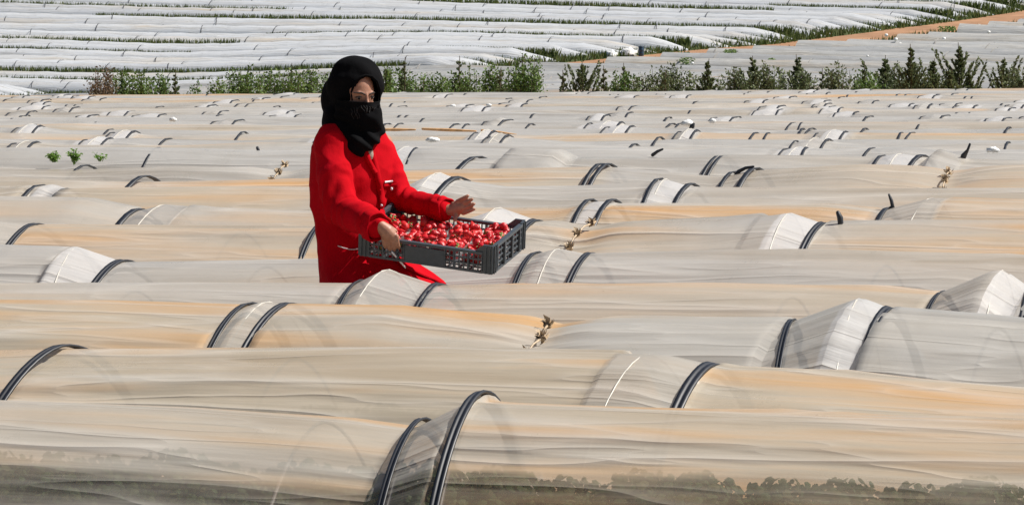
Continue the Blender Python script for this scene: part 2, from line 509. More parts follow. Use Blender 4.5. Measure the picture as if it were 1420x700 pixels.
def band_mesh(row, px, ang=18.0, width=.036, out=.007, thick=.006, seg=44, p0=.05, p1=PI - .05, x=None, ribs=True):
    """flat strap over the film; ang is the angle of its plane to the line of sight"""
    xc = row.xp(px) if x is None else x
    ph = np.linspace(p0, p1, seg)
    sk = math.tan(math.radians(20 - ang))            # slide along the row with the distance across it
    c = np.cos(ph); q = -row.W * c
    xq = xc - q * sk * math.cos(math.radians(20))
    prof = [(-.5, -.3), (-.5, 1), (-.16, 1), (-.1, .45), (.1, .45), (.16, 1), (.5, 1), (.5, -.3)] if ribs else [(-.5, -.3), (-.5, 1), (.5, 1), (.5, -.3)]
    rows_ = []
    for a, o in prof:
        rows_.append(row.point(xq + a * width, ph, out + o * thick))
    V = np.stack(rows_, 1)                              # seg, k, 3
    return mesh_np('strap', V.reshape(-1, 3), grid_faces(seg, len(prof), True))

def hoop_mesh(row, px, r=.007, out=-.012, seg=36, x=None, ang=18.0):
    xc = row.xp(px) if x is None else x
    ph = np.linspace(.02, PI - .02, seg)
    sk = math.tan(math.radians(20 - ang))
    c = np.cos(ph); q = -row.W * c
    P = row.point(xc - q * sk, ph, out)
    V, F = tube_arrays(P, r, 6, False)
    return mesh_np('hoop', V, F)

def knot_mesh(row, px, phis, seed=0):
    """two or three twisted tufts of film tied together on the face of the tunnel"""
    r = random.Random(seed); mb = MB()
    xc = row.xp(px)
    last = None
    for i, p in enumerate(phis):
        c = Vector(row.point(xc + r.uniform(-.02, .02), p, .015))
        nrm = (Vector(row.point(xc, p, .2)) - Vector(row.point(xc, p, 0))).normalized()
        mb.ball(c, (.014, .010, .010), fn=lambda a, b, d: 1 + .3 * math.sin(9 * a + 5 * b + i))
        for k in range(26):
            a = r.uniform(0, 2 * PI); l = r.uniform(.010, .030)
            dirv = (ROW * math.cos(a) + Vector((0, 0, 1)) * math.sin(a) * .7 + nrm * r.uniform(.1, .9)).normalized()
            t = dirv.cross(nrm).normalized()
            e1 = c + dirv * l + t * r.uniform(.008, .018); e2 = c + dirv * l - t * r.uniform(.008, .022)
            mid = c + dirv * l * .5 + nrm * r.uniform(-.012, .012)
            wv = t * .008
            mb.add([c + wv * .6, c - wv * .6, mid - wv, mid + wv, e1, e2 + nrm * .012], [(0, 1, 2, 3), (3, 2, 5, 4)])
        if last is not None:
            mb.tube([last, (last + c) / 2 + nrm * .012, c], [.006, .004, .006], 6)
        last = c
    return mb

ORD = ['nearest', 'second', 'third', 'fourth', 'fifth', 'sixth', 'seventh', 'eighth', 'ninth', 'tenth', 'eleventh', 'twelfth', 'thirteenth',
       'fourteenth', 'fifteenth', 'sixteenth', 'seventeenth', 'eighteenth', 'nineteenth', 'twentieth', 'twenty-first', 'twenty-second',
       'twenty-third', 'twenty-fourth', 'twenty-fifth', 'twenty-sixth', 'twenty-seventh', 'twenty-eighth', 'twenty-ninth']
# per row: ridge polyline, vents (left strap, inner hoop, right strap px), straps (px, angle, width), knots, warmth, clearness, label
NEAR = {
 0: dict(r=[(0, 548), (250, 557), (480, 572), (583, 586), (665, 546), (690, 549), (1000, 562), (1420, 583)],
         vents=[(583, 640, 667)], straps=[(583, 13, .030), (665, 14, .034)], hoops=[], knots=[], warm=.85, clear=.25,
         label='long beige plastic tunnel closest to the camera, two black straps near its middle'),
 1: dict(r=[(0, 486), (85, 482), (300, 482), (600, 485), (860, 492), (895, 492), (925, 494), (985, 508), (1010, 513), (1200, 523), (1420, 539)],
         vents=[(862, 895, 985)], straps=[(85, 27, .040), (985, 20, .042)], hoops=[(895, 22)], knots=[], warm=1.0, clear=.12,
         label='second tunnel from the camera, warm beige turning orange right of its single strap'),
 2: dict(r=[(0, 416), (150, 417), (340, 425), (365, 418), (395, 424), (560, 428), (690, 445), (755, 450), (772, 452), (800, 449), (900, 447), (1080, 447), (1098, 447), (1190, 414), (1232, 431), (1420, 444)],
         vents=[(340, 365, 395), (1098, 1190, 1232, 'r')], straps=[(342, 19, .030), (397, 22, .032), (1098, 9, .028), (1232, 17, .034)], hoops=[(368, 19), (1190, 13)], knots=[(775, 3)], warm=1.0, clear=.16,
         label='third tunnel from camera, orange left part, knot mid-way, silvery vent at right'),
 3: dict(r=[(0, 392), (250, 392), (480, 394), (495, 394), (535, 374), (605, 397), (640, 397), (1000, 398), (1200, 402), (1300, 410), (1385, 374), (1425, 403), (1500, 405)],
         vents=[(495, 535, 605), (1303, 1390, 1428, 'r')], straps=[(497, 17, .026), (606, 20, .034), (1305, 20, .024), (1430, 13, .034)], hoops=[(535, 25), (1388, 17)], knots=[], warm=.7, clear=.2,
         label='fourth tunnel from the camera, passing just in front of the woman in red'),
 4: dict(r=[(0, 342), (80, 343), (106, 344), (165, 364), (440, 357), (620, 358), (738, 354), (772, 345), (815, 354), (1100, 354), (1420, 362)],
         vents=[(98, 104, 166, 'r'), (740, 770, 815)], straps=[(168, 25, .040), (742, 18, .030), (817, 20, .032)], hoops=[(104, 14), (772, 18)], knots=[], warm=.36, clear=.18,
         label='fifth tunnel, grey and running directly behind the woman in red'),
 5: dict(r=[(-60, 300), (45, 313), (200, 313), (430, 312), (470, 312), (640, 305), (690, 288), (740, 308), (790, 310), (825, 311), (860, 309), (1000, 305), (1060, 300), (1093, 296), (1140, 312), (1300, 312), (1420, 313)],
         vents=[(-70, -60, 48), (640, 690, 740, 'b'), (1060, 1093, 1140, 'r')], straps=[(47, 25, .036), (447, 16, .030), (741, 22, .034), (1141, 24, .034)], hoops=[(690, 24), (1093, 20)], knots=[(822, 3)], warm=1.0, clear=.12,
         label='sixth tunnel with a tied knot of film, seen just above the strawberry crate'),
 6: dict(r=[(0, 278), (120, 279), (193, 293), (225, 284), (300, 290), (430, 290), (620, 283), (790, 283), (813, 279), (830, 278), (848, 279), (1150, 283), (1228, 291), (1290, 275), (1330, 276), (1420, 279)],
         vents=[(191, 226, 262), (813, 832, 848, 'r'), (1228, 1290, 1312)], straps=[(191, 24, .036), (817, 19, .026), (848, 20, .028), (1231, 20, .034)], hoops=[(226, 28), (1290, 28)], knots=[], warm=.50, clear=.16,
         label='seventh tunnel, a twisted black tie sticking up from its right part'),
 7: dict(r=[(0, 264), (50, 259), (70, 257), (92, 265), (250, 263), (430, 262), (570, 256), (605, 239), (634, 248), (700, 257), (800, 256), (912, 250), (922, 248), (955, 257), (1200, 256), (1420, 255)],
         vents=[(54, 70, 91, 'r'), (575, 605, 634, 'b'), (912, 920, 956, 'r')], straps=[(54, 22, .030), (92, 22, .030), (634, 28, .032), (913, 18, .026), (957, 22, .028)], hoops=[(60, 24), (607, 26), (922, 18)], knots=[], warm=.80, clear=.12,
         label='eighth tunnel with an orange streak on the left and three raised vents'),
 8: dict(r=[(0, 244), (200, 246), (430, 244), (560, 232), (840, 229), (1000, 243), (1045, 235), (1100, 233), (1200, 231), (1325, 240), (1420, 235)],
         vents=[], straps=[(200, 26, .034), (832, 22, .026), (842, 23, .026), (1016, 22, .026), (1046, 24, .036)], hoops=[], knots=[(1324, 3)], warm=.72, clear=.12,
         label='ninth tunnel, tied in a pale knot far to the right'),
 9: dict(r=[(0, 229), (120, 231), (260, 226), (420, 231), (560, 224), (664, 219), (700, 220), (711, 206), (782, 208), (798, 220), (900, 221), (1000, 218), (1215, 219), (1245, 213), (1277, 217), (1290, 218), (1302, 206), (1338, 218), (1420, 220)],
         vents=[(700, 711, 798), (1290, 1302, 1338), (1222, 1243, 1277, 'b')], straps=[(660, 31, .04), (996, 24, .022), (1003, 24, .022), (1222, 20, .024), (1277, 26, .030), (118, 24, .02)], hoops=[(1246, 22)], knots=[(406, 3)], warm=.5, clear=.1,
         label='tenth tunnel, a raised vent between two black straps at right'),
}
DUST = {0: ((0, .72), (600, .85), (1420, .95)), 1: ((0, .75), (600, .8), (1000, 1.0), (1420, 1.15)), 2: ((0, 1.05), (420, 1.0), (700, .9), (790, .75), (830, .5), (1420, .45)),
        3: ((0, .45), (600, .5), (900, .8), (1250, .75), (1420, .4)), 4: ((0, .1), (165, .15), (185, .45), (800, .5), (1420, .6)), 5: ((0, .9), (430, 1.1), (780, .9), (830, 1.15), (1050, .8), (1420, 1.05)),
        6: ((0, .45), (430, .5), (800, .75), (1420, .8)), 7: ((0, .8), (200, 1.15), (350, .9), (600, .3), (1420, .75)), 8: ((0, .6), (560, .85), (830, .95), (860, .5), (1420, .9))}
rows = {}
for n in range(29):
    if n in NEAR:
        d = NEAR[n]; row = Row(n, d['r'])
    else:
        rr = random.Random(100 + n)
        base = RIDGE_Y[n]; pit = RIDGE_Y[n - 1] - base
        slope = -9 / 1420 * (n - 9) / 19
        pts = []; vents = []; straps = []; hoops = []
        px = -60
        while px < 1480:
            off = slope * (px - 710) + rr.uniform(-.22, .22) * pit * 1.5
            py = base + off
            pts.append((px, py))
            step = rr.uniform(45, 130) * (1 - .45 * (n - 9) / 19)
            if rr.random() < .72:
                vw = rr.uniform(.20, .42) * FPX / (W0 + n * S) * .6
                kind = rr.random()
                cx_ = px + step * .5
                if cx_ > vw * 1.2 + px and vw * 2.4 < step:
                    rise = rr.uniform(.35, 1.1) * min(pit, 6) + 1.2
                    if kind < .55:
                        pts += [(cx_ - vw * .6, py), (cx_, py - rise), (cx_ + vw * .4, py - rise * .35)]
                        vents.append((cx_ - vw * .6, cx_, cx_ + vw * .4, rr.choice('nrb'))); hoops.append((cx_, 24))
                        straps += [(cx_ - vw * .6, rr.uniform(11, 21), .013), (cx_ + vw * .4, rr.uniform(12, 22), .016)]
                    else:
                        straps.append((cx_, rr.uniform(12, 23), .018))
                        if kind > .85: straps.append((cx_ + vw * .5, rr.uniform(12, 23), .015))
            px += step
        d = dict(r=pts, vents=vents, straps=straps, hoops=hoops, knots=[], warm=rr.choice([.0, .15, .3, .4, .5, .62, .8]), clear=.06,
                 label='distant beige plastic tunnel, %s row counted back from the nearest one' % ORD[n])
        if n == 13: d['warm'] = .6
        row = Row(n, pts)
    rows[n] = row
    half = 710 / FPX * row.w
    x0, x1 = -half * 1.25 - 1.5, half * 1.25 + 1.5
    if n < 4: x0, x1 = -half - 2.2, half + 2.2
    dx, seg = (.03, 84) if n < 3 else (.035, 64) if n < 6 else (.06, 44) if n < 10 else (.12, 26) if n < 18 else (.2, 20)
    if n == 3: x0 -= .5
    root = empty('plastic_tunnel', (0, row.w, float(ground(0, row.w))))
    tag(root, d['label'], 'tunnel', 'low plastic tunnels of the near field')
    off = Matrix.Translation(-root.location)
    def put(name, me, mat, smooth=True):
        me.transform(off); return link(name, me, mat, root, smooth)
    me = film_mesh(row, x0, x1, dx, seg, d['vents'], d['knots'], 1.0 if n < 10 else .6, 0, DUST.get(n, ((0, d['warm']), (1420, d['warm']))))
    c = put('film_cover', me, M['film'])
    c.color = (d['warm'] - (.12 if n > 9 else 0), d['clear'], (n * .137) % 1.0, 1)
    if n < 16:
        for px, ang, wd in d['straps']:
            put('strap', band_mesh(row, px, ang if n < 3 else ang * .8, wd * .85, seg=44 if n < 6 else 26, ribs=n < 6), M['strap'])
            if n < 8:
                put('inner_hoop', hoop_mesh(row, px, .009, -.03, 30, None, ang), M['darkhoop'])
        for px, ang in d['hoops']:
            put('vent_hoop_highlight', hoop_mesh(row, px, .0030, .0005, 30, None, ang if n < 3 else ang * .8), M['hoop'])  # pale arc over the hoop stands in for the film's highlight at the peak
    else:
        V = []; F = []; k = 0
        for px, ang, wd in d['straps']:
            b = band_mesh(row, px, ang, wd, .008, .004, 14, ribs=False)
            vv = np.zeros(len(b.vertices) * 3, np.float32); b.vertices.foreach_get('co', vv)
            ff = np.array([list(p.vertices) for p in b.polygons])
            V.append(vv.reshape(-1, 3)); F.append(ff + k); k += len(b.vertices)
            bpy.data.meshes.remove(b)
        if V:
            o = put('strap', mesh_np('strap', np.concatenate(V), np.concatenate(F)), M['strap']); o['kind'] = 'stuff'
    if n < 6:
        x = x0 + .5
        while x < x1:
            if min([abs(x - row.xp(s_[0])) for s_ in d['straps']] + [9]) > .3:
                put('inner_hoop', hoop_mesh(row, 0, .006, -.035, 30, x, 18), M['hoopin'])
            x += 2.7
    for i, (px, k) in enumerate(d['knots']):
        mb = knot_mesh(row, px, [PI * .5 - .43, PI * .5 - .27, PI * .5 - .10][:k], n * 7 + i)
        put('knot', mb.mesh('knot'), M['knot'])

# plants under the film of the nearest rows
def leafy(mb, r, c, dirv, size, droop=.2):
    d = Vector(dirv).normalized(); s = d.cross(Vector((0, 0, 1)))
    if s.length < .1: s = Vector((1, 0, 0))
    s.normalize(); s = s.lerp(d.cross(s), r.uniform(-.5, .5)).normalized()
    c = Vector(c); n = s.cross(d)
    m = c + d * size * .5
    mb.add([c, m + s * size * .36 + n * size * .1, c + d * size - Vector((0, 0, droop * size)), m - s * size * .36 + n * size * .1], [(0, 1, 2, 3)])
pm = MB(); r = random.Random(3)
for k in range(1500):
    a = r.uniform(0, 2 * PI); rad = .26 * math.sqrt(r.random())
    h = .545 * (1 - (rad / .46) ** 2) * r.uniform(.55, 1.0) ** .5
    c = Vector((math.cos(a) * rad, math.sin(a) * rad, h)); sz = r.uniform(.010, .019)
    n_ = Vector((math.cos(a) * .6 + r.uniform(-.6, .6), math.sin(a) * .6 + r.uniform(-.6, .6), r.uniform(.2, 1))).normalized()
    u_ = n_.orthogonal().normalized(); v_ = n_.cross(u_)
    pm.add([c] + [c + (u_ * math.cos(t * PI / 3) + v_ * math.sin(t * PI / 3)) * sz * (1, .92)[t % 2] - n_ * sz * .25 for t in range(6)], [(0, 1 + t, 1 + (t + 1) % 6, 1 + (t + 1) % 6) for t in range(6)])
pmesh = pm.mesh('leaves')
stm = MB()
for k in range(9):
    a = k * .7; stm.tube([(0, 0, .0), (math.cos(a) * .08, math.sin(a) * .08, .15), (math.cos(a) * .18, math.sin(a) * .18, .28)], [.004, .003, .002], 5)
stmesh = stm.mesh('stem')
for n in (0, 1, 2):
    row = rows[n]; half = 710 / FPX * row.w
    x = -half - .9
    while x < half + .9:
        y = row.w - x * TA
        q = r.uniform(-.20, -.08)
        t = empty('strawberry_plant', (x + q * ACR.x, y + q * ACR.y, gz(x, y) + .0), r.uniform(0, 6))
        s_ = r.uniform(.95, 1.05) * (.96 if x > .1 else 1); t.scale = (s_, s_, s_)
        tag(t, 'green strawberry plant growing under the film of the %s tunnel' % ORD[n], 'plant', 'strawberry plants under the film, %s row' % ORD[n])
        link('leaves', pmesh, M['leaf_inside'], t, False); link('stem', stmesh, M['leaf_fresh'], t)
        x += r.uniform(.19, .23)

# ------------------------------------------------------------------ loose things of the near field
def tie(name, label, cat, pts, rad, mat, seg=6):
    root = pts[0]
    mb = MB(); mb.tube([Vector(p) - Vector(root) for p in pts], rad, seg)
    o = mb.build(name, mat); o.location = root
    return tag(o, label, cat)
def rp(n, px, py):
    return on_row(px, py, rows[n].w - .02)
tie('black_tie', 'twisted black tie standing up from the seventh tunnel at right', 'tie',
    [rp(6, 1228, 295), rp(6, 1238, 287), rp(6, 1236, 278), rp(6, 1233, 270)], [.016, .012, .009, .006], M['strap'])
tie('black_tie', 'short black strap end standing upright behind the sixth tunnel at right', 'tie',
    [rp(5, 1166, 313), rp(5, 1165, 302), rp(5, 1162, 295)], [.013, .014, .010], M['strap'])
tie('black_tie', 'slanting black strap end sticking up far right, thin like a hook', 'tie',
    [rp(9, 1336, 217), rp(9, 1342, 208), rp(9, 1345, 200)], [.018, .008, .007], M['strap'])
tie('black_tie', 'black forked strap end lying on the ridge in the middle distance, right of centre', 'tie',
    [rp(9, 905, 215), rp(9, 912, 210), rp(9, 919, 207)], [.011, .009, .006], M['strap'])
tie('black_tie', 'thick black loose strap lying on the ridge just behind the seventh tunnel', 'tie',
    [rp(8, 1018, 247), rp(8, 1024, 238), rp(8, 1034, 233), rp(8, 1045, 231)], [.012, .011, .009, .006], M['strap'])
tie('black_tie', 'small black upright peg on the ridge left of the woman', 'tie',
    [rp(10, 360, 214), rp(10, 358, 208), rp(10, 357, 205)], [.01, .01, .01], M['strap'])
for (a, b, y0, y1, lab) in ((520, 576, 180, 180, 'short orange cane lying on a distant ridge beside the black scarf'),
                            (586, 660, 179, 182, 'long orange cane lying on a distant ridge, right of the short one'),
                            (668, 716, 181, 187, 'tapering orange cane on a distant ridge, sloping down to the right')):
    tie('cane', lab, 'cane', [on_row(a, y0, rows[14].w - .3), on_row((a + b) / 2, (y0 + y1) / 2, rows[14].w - .3), on_row(b, y1, rows[14].w - .3)], [.009, .012, .006], M['pole'])
def bundle(px, py, w, wpx, hpx, label, mat='sack'):
    p = on_row(px, py, w); k = w / FPX
    mb = MB(); rr = random.Random(int(px * 7 + py))
    a, b_ = rr.uniform(2, 5), rr.uniform(2, 5)
    mb.ball((0, 0, 0), (wpx * k / 2, wpx * k * .4, hpx * k / 2), nu=9, nv=12, fn=lambda x, y, z: 1 + .16 * math.sin(a * x * 2 + b_ * z * 2) + .12 * math.sin(5 * y + a * z * 3))
    o = mb.build('film_bundle', M[mat]); o.location = p
    return tag(o, label, 'plastic bundle')
bundle(600, 194, rows[12].w - .3, 20, 7, 'white bundle of film on a ridge right of the black scarf')
bundle(953, 171, rows[15].w - .3, 16, 9, 'bright white bundle of film on a far ridge beside a black tie')
bundle(988, 168, rows[15].w - .3, 9, 7, 'pale bundle of film just right of the bright white one')
bundle(1377, 208, rows[10].w - .3, 18, 8, 'white folded film lying on a ridge at the far right')
tie('black_tie', 'black forked tie just below the bright white bundle', 'tie', [on_row(957, 180, rows[14].w - .2), on_row(960, 175, rows[14].w - .2), on_row(962, 172, rows[14].w - .2)], [.012, .02, .01], M['strap'])
bundle(240, 166, rows[16].w - .3, 11, 6, 'small bright white bundle of film in the far left part of the field')
bundle(628, 147, rows[21].w - .3, 8, 4, 'tiny white bundle of film far back, right of the woman, leftmost of two')
bundle(678, 146, rows[21].w - .3, 8, 4, 'tiny white bundle of film far back, right of the woman, rightmost of two')

# sprigs growing out between the rows at left
for (px, py, wpx, hpx, lab) in ((75, 223, 16, 12, 'leftmost of three small green sprigs between the tunnels at left'),
                                (103, 223, 20, 15, 'middle and fullest of three small green sprigs between the tunnels at left'),
                                (140, 222, 22, 11, 'rightmost and sparsest of three small green sprigs between the tunnels at left')):
    p = on_row(px, py, rows[9].w + .05); k = p.y / FPX
    root = empty('green_sprig', p); tag(root, lab, 'plant', 'green sprigs at left')
    mb = MB(); st = MB(); rr = random.Random(px)
    for j in range(10 if px != 140 else 7):
        a = rr.uniform(-1.1, 1.1); l = rr.uniform(.5, 1.15) * hpx * k
        tip = Vector((math.sin(a) * wpx * k * .55, rr.uniform(-.03, .03), l * math.cos(a * .7)))
        st.tube([(tip.x * .3, 0, -.008), tip * .6, tip], [.0022, .002, .0012], 5)
        for q in range(16 if px != 140 else 8):
            leafy(mb, rr, tip * rr.uniform(-.05, 1.05) + Vector((rr.uniform(-.01, .01), rr.uniform(-.01, .01), 0)), (rr.uniform(-1, 1), rr.uniform(-1, 1), rr.uniform(-.3, .8)), rr.uniform(.016, .028))
    mb.build('leaves', M['leaf_fresh'], root, False); st.build('stem', M['leaf'], root)

# ------------------------------------------------------------------ road and the far fields
BPX = [(-260, 160), (0, 141), (110, 133), (300, 127), (480, 118), (600, 104), (720, 93), (860, 79), (950, 70), (1060, 62), (1180, 47), (1300, 32), (1420, 14), (1560, -6), (1750, -40)]
BW = []
for px, py in BPX:
    p = hit(px, py, 0.0, 120, 420)
    BW.append((p.x, p.y, p.y + p.x * TA))
BW.sort(key=lambda t: t[2])
bx = np.array([b[0] for b in BW]); bw = np.array([b[2] for b in BW])
print('BOUNDARY', [(round(a, 1), round(c, 1)) for a, b, c in BW])
def xb(w): return float(np.interp(w, bw, bx))

# road: strip in front of (to the right of) the ends
mb_v = []
wsr = np.arange(bw[0], bw[-1] + 40, .8)
RW = 3.2
for i, w in enumerate(wsr):
    xc = xb(w) if w < bw[-1] else bx[-1] + (w - bw[-1]) * .5
    for j in range(6):
        x = xc + .4 + RW * j / 5 + .12 * float(vnoise(w * .5, j * 3.3, 9))
        y = w - x * TA
        mb_v.append((x, y, gz(x, y) + .05 - .03 * abs(j - 2.5) / 2.5))
me = mesh_np('dirt_road', mb_v, grid_faces(len(wsr), 6))
tag(link('dirt_road', me, M['road']), kind='structure')

def far_tunnel(w, x0, x1, h, Wd, dx, mat, end_len=1.3, seg=9, seed=0, scallop=.03, hoop=1.5, kink=0.0):
    xs_ = np.arange(x0, x1 - end_len, dx)
    xs_ = np.concatenate([xs_, x1 - end_len * np.array([1, .8, .6, .4, .2, .0])])
    X, PH = np.meshgrid(xs_, np.linspace(.05, PI - .05, seg), indexing='ij')
    t = np.clip((x1 - X) / end_len, 0, 1)
    hh = h * (.03 + .97 * t ** .8)
    hh = hh * (1 - scallop * (.5 - .5 * np.cos(2 * PI * X / hoop)) * 2) * (1 + .10 * vnoise(X * .13, 0 * X + seed * 1.7, 2)) 
    ww = Wd * (.22 + .78 * t ** .8)
    c = np.cos(PH); q = -ww * np.sign(c) * np.abs(c) ** .92 + .18 * vnoise(X * .08, 0 * X + seed, 5)
    Y = w - X * TA
    G = ground(X, Y)
    co = np.stack([X + q * ACR.x, Y + q * ACR.y, G + hh * lift_(PH) + .02 * vnoise(X * .5, PH * 3, seed)], -1)
    me = mesh_np('cover', co.reshape(-1, 3), grid_faces(len(xs_), seg))
    uvl = me.uv_layers.new(name='UVMap')
    li = np.zeros(len(me.loops), np.int32); me.loops.foreach_get('vertex_index', li)
    uvl.data.foreach_set('uv', np.stack([X.ravel(), PH.ravel() / PI], -1)[li].astype(np.float32).ravel())
    return me

def mini_straps(w, x0, x1, h, Wd, step, width, seed, jitter=.3):
    rr = random.Random(seed); V = []; F = []; k = 0
    x = x0 + rr.uniform(0, step)
    while x < x1 - 1.6:
        if rr.random() < .8:
            ph = np.linspace(.62, 1.75, 9); c = np.cos(ph)
            q = -Wd * np.sign(c) * np.abs(c) ** .92
            sk = rr.uniform(-.3, .25)
            rowsv = []
            for a in (-.5, .5):
                X = x + q * sk + a * width
                Y = w - x * TA
                g = gz(x, Y)
                rowsv.append(np.stack([X + q * ACR.x, Y + q * ACR.y - (X - x) * TA, g + h * 1.05 * lift_(ph) + .015], -1))
            V.append(np.stack(rowsv, 1).reshape(-1, 3)); F.append(grid_faces(9, 2) + k); k += 18
        x += step * rr.uniform(1 - jitter, 1 + jitter)
    if not V: return None
    return mesh_np('strap', np.concatenate(V), np.concatenate(F))

# far white field
w = bw[0] + 1.0; i = 0
gaps = []
rr = random.Random(12)
far_rows = []
while w < 300:
    x1 = xb(w) + rr.uniform(-.4, .3)
    x0 = -710 / FPX * w * 1.35 - 4
    h = rr.uniform(.38, .58)
    if x1 > x0 + 6:
        y0 = w
        root = empty('white_tunnel', (x1 - 10, w - (x1 - 10) * TA, gz(x1 - 10, w - (x1 - 10) * TA)))
        tag(root, 'long white plastic tunnel in the far field beyond the orange track', 'tunnel', 'white tunnels of the far field')
        off = Matrix.Translation(-root.location)
        me = far_tunnel(w, x0, x1, h, rr.uniform(.50, .58), .6, None, rr.uniform(1.5, 2.1), 9, i); me.transform(off)
        o = link('film_cover', me, M['film_far'], root); o.color = (rr.choice([.0, .1, .2, .3, .55]), 0, rr.random(), 1)
        if w < 262:
            me = mini_straps(w, x0, x1, h, .56, 3.4, .03, i, .6)
            if me is not None:
                me.transform(off); o = link('strap', me, M['darkhoop'], root); o['kind'] = 'stuff'
        far_rows.append((w, x0, x1, h))
    step = rr.choice([1.95, 2.0, 2.15]) if i % 4 == 0 else 1.62 if i % 4 == 2 else 1.32
    w += step; i += 1
print('far rows', len(far_rows))

# older grey field in between
w = 90.0; i = 0; nm = 0
while w < 262:
    xa = xb(w) + .4 + RW + 1.6 if w > bw[0] else -12.0
    # the row starts at the track (left) and runs out to the right
    x1 = 710 / FPX * w * 1.3 + 6
    if w < bw[0] + 1: xa = max(-30, bx[0])
    if w < 130: xa = max(xa, -4.5 + (w - 90) * -.1)
    if x1 > xa + 4:
        h = rr.uniform(.52, .66)
        root = empty('grey_tunnel', (xa + 3, w - (xa + 3) * TA, gz(xa + 3, w - (xa + 3) * TA)))
        tag(root, 'long greyish plastic tunnel in the middle field between the saplings and the orange track', 'tunnel', 'grey tunnels of the middle field')
        off = Matrix.Translation(-root.location)
        me = far_tunnel(w, xa, x1, h, .80, 1.0, None, 1.2, 8, i + 50, .02)
        me.transform(off)
        o = link('film_cover', me, M['film_mid'], root); o.color = (rr.choice([.1, .2, .3, .5, .6]), 0, rr.random(), 1)
        me = mini_straps(w, xa, x1, h, .80, 9, .045, i + 900, .7)
        if me is not None:
            me.transform(off); o = link('strap', me, M['hoopin'], root); o['kind'] = 'stuff'
        nm += 1
    w += 2.0 if w < 200 else 2.4; i += 1
print('mid rows', nm)

# weeds: tall between some far rows, and thick along the ends of the rows
def blades(spots, name, label, seed, hmin, hmax, wid, mat='grass'):
    rg = np.random.default_rng(seed)
    P = np.array(spots); n = len(P)
    a = rg.uniform(0, 2 * PI, n); h = rg.uniform(hmin, hmax, n) * P[:, 3]
    wv = np.stack([np.cos(a), np.sin(a), 0 * a], -1) * (wid * rg.uniform(.6, 1.4, n))[:, None]
    lean = np.stack([rg.normal(0, .25, n), rg.normal(0, .25, n), np.ones(n)], -1) * h[:, None]
    b = P[:, :3]
    V = np.stack([b - wv, b + wv, b + lean * .6 + wv * .9, b + lean - wv * .2], 1).reshape(-1, 3)
    F = np.arange(n * 4).reshape(-1, 4)
    o = link(name, mesh_np(name, V, F), M[mat], None, False)
    return tag(o, label, 'weeds', None, 'stuff')
sp = []
rg = random.Random(44)
for k in range(len(far_rows) - 1):
    w0_, x0, x1, h = far_rows[k]; w1_ = far_rows[k + 1][0]
    wm = (w0_ + w1_) / 2
    strong = far_rows[k + 1][0] - far_rows[k][0] > 1.5
    seed = rg.uniform(0, 50)
    cnt = int((x1 - x0) * (110 if strong else 0))
    for q in range(cnt):
        x = rg.uniform(x0, x1)
        m = float(vnoise(x * .06 + seed, k * 2.2, 3))
        if m < (-.1 if far_rows[k + 1][0] - far_rows[k][0] > 1.9 else .22): continue
        ww = wm + rg.uniform(-.16, .36)
        y = ww - x * TA
        sp.append((x, y, gz(x, y), .8 + min(.2, (m + .15) * .6)))
blades(sp, 'weed_strip', 'dark green weeds growing in the gaps between the white tunnels', 1, .46, .55, .035)
sp = []
for q in range(22000):
    w = rg.uniform(bw[0], 292)
    if w > 270 and rg.random() < .5: continue
    x = xb(w) + rg.uniform(-2.6, .55)
    if rg.random() < .22: x = xb(w) + .4 + RW + rg.uniform(-.2, .5)
    y = w - x * TA
    m = float(vnoise(w * .25, 1.0, 8))
    sp.append((x, y, gz(x, y), .35 + .4 * (m + 1) * .5))
blades(sp, 'verge_weeds', 'green weeds thick around the row ends beside the orange track', 2, .22, .60, .03)

# small green patches, bundles and the barrel in the distance
def far_bundle(px, py, wpx, hpx, label, lift=.55):
    p = hit(px, py, lift, 85, 330); k = p.y / FPX
    mb = MB(); r_ = random.Random(int(px + 31 * py)); a = r_.uniform(2, 5)
    mb.ball((0, 0, 0), (wpx * k / 2, wpx * k * .4, hpx * k / 2), nu=8, nv=10, fn=lambda x, y, z: 1 + .2 * math.sin(a * x * 2 + 5 * z) + .1 * math.sin(7 * y))
    o = mb.build('film_bundle', M['sack']); o.location = p
    tag(o, label, 'plastic bundle', 'white film bundles in the middle field')
for px, py, s_, lab in ((1242, 55, 7, 'larger of two neighbouring white bundles in the middle field below the track'), (1248, 61, 5, 'smaller lower one of two neighbouring white bundles below the track'),
                     (1309, 54, 6, 'white bundle in the middle field above the tallest sapling'), (1358, 36, 6, 'white bundle in the middle field close to the track at right'),
                     (1371, 45, 6, 'pale bundle in the middle field below the one nearest the track'), (1203, 78, 4, 'white bundle just left of the double-topped saplings'),
                     (1371, 89, 5, 'white bundle between the tallest sapling and the right edge'), (960, 88, 6, 'white bundle beside a green patch in the middle field'),
                     (785, 110, 6, 'white bundle low between the saplings near the middle'), (1229, 49, 6, 'pale cone-like bundle at the lower edge of the track')):
    far_bundle(px, py, s_ * .8, s_ * .7, lab)
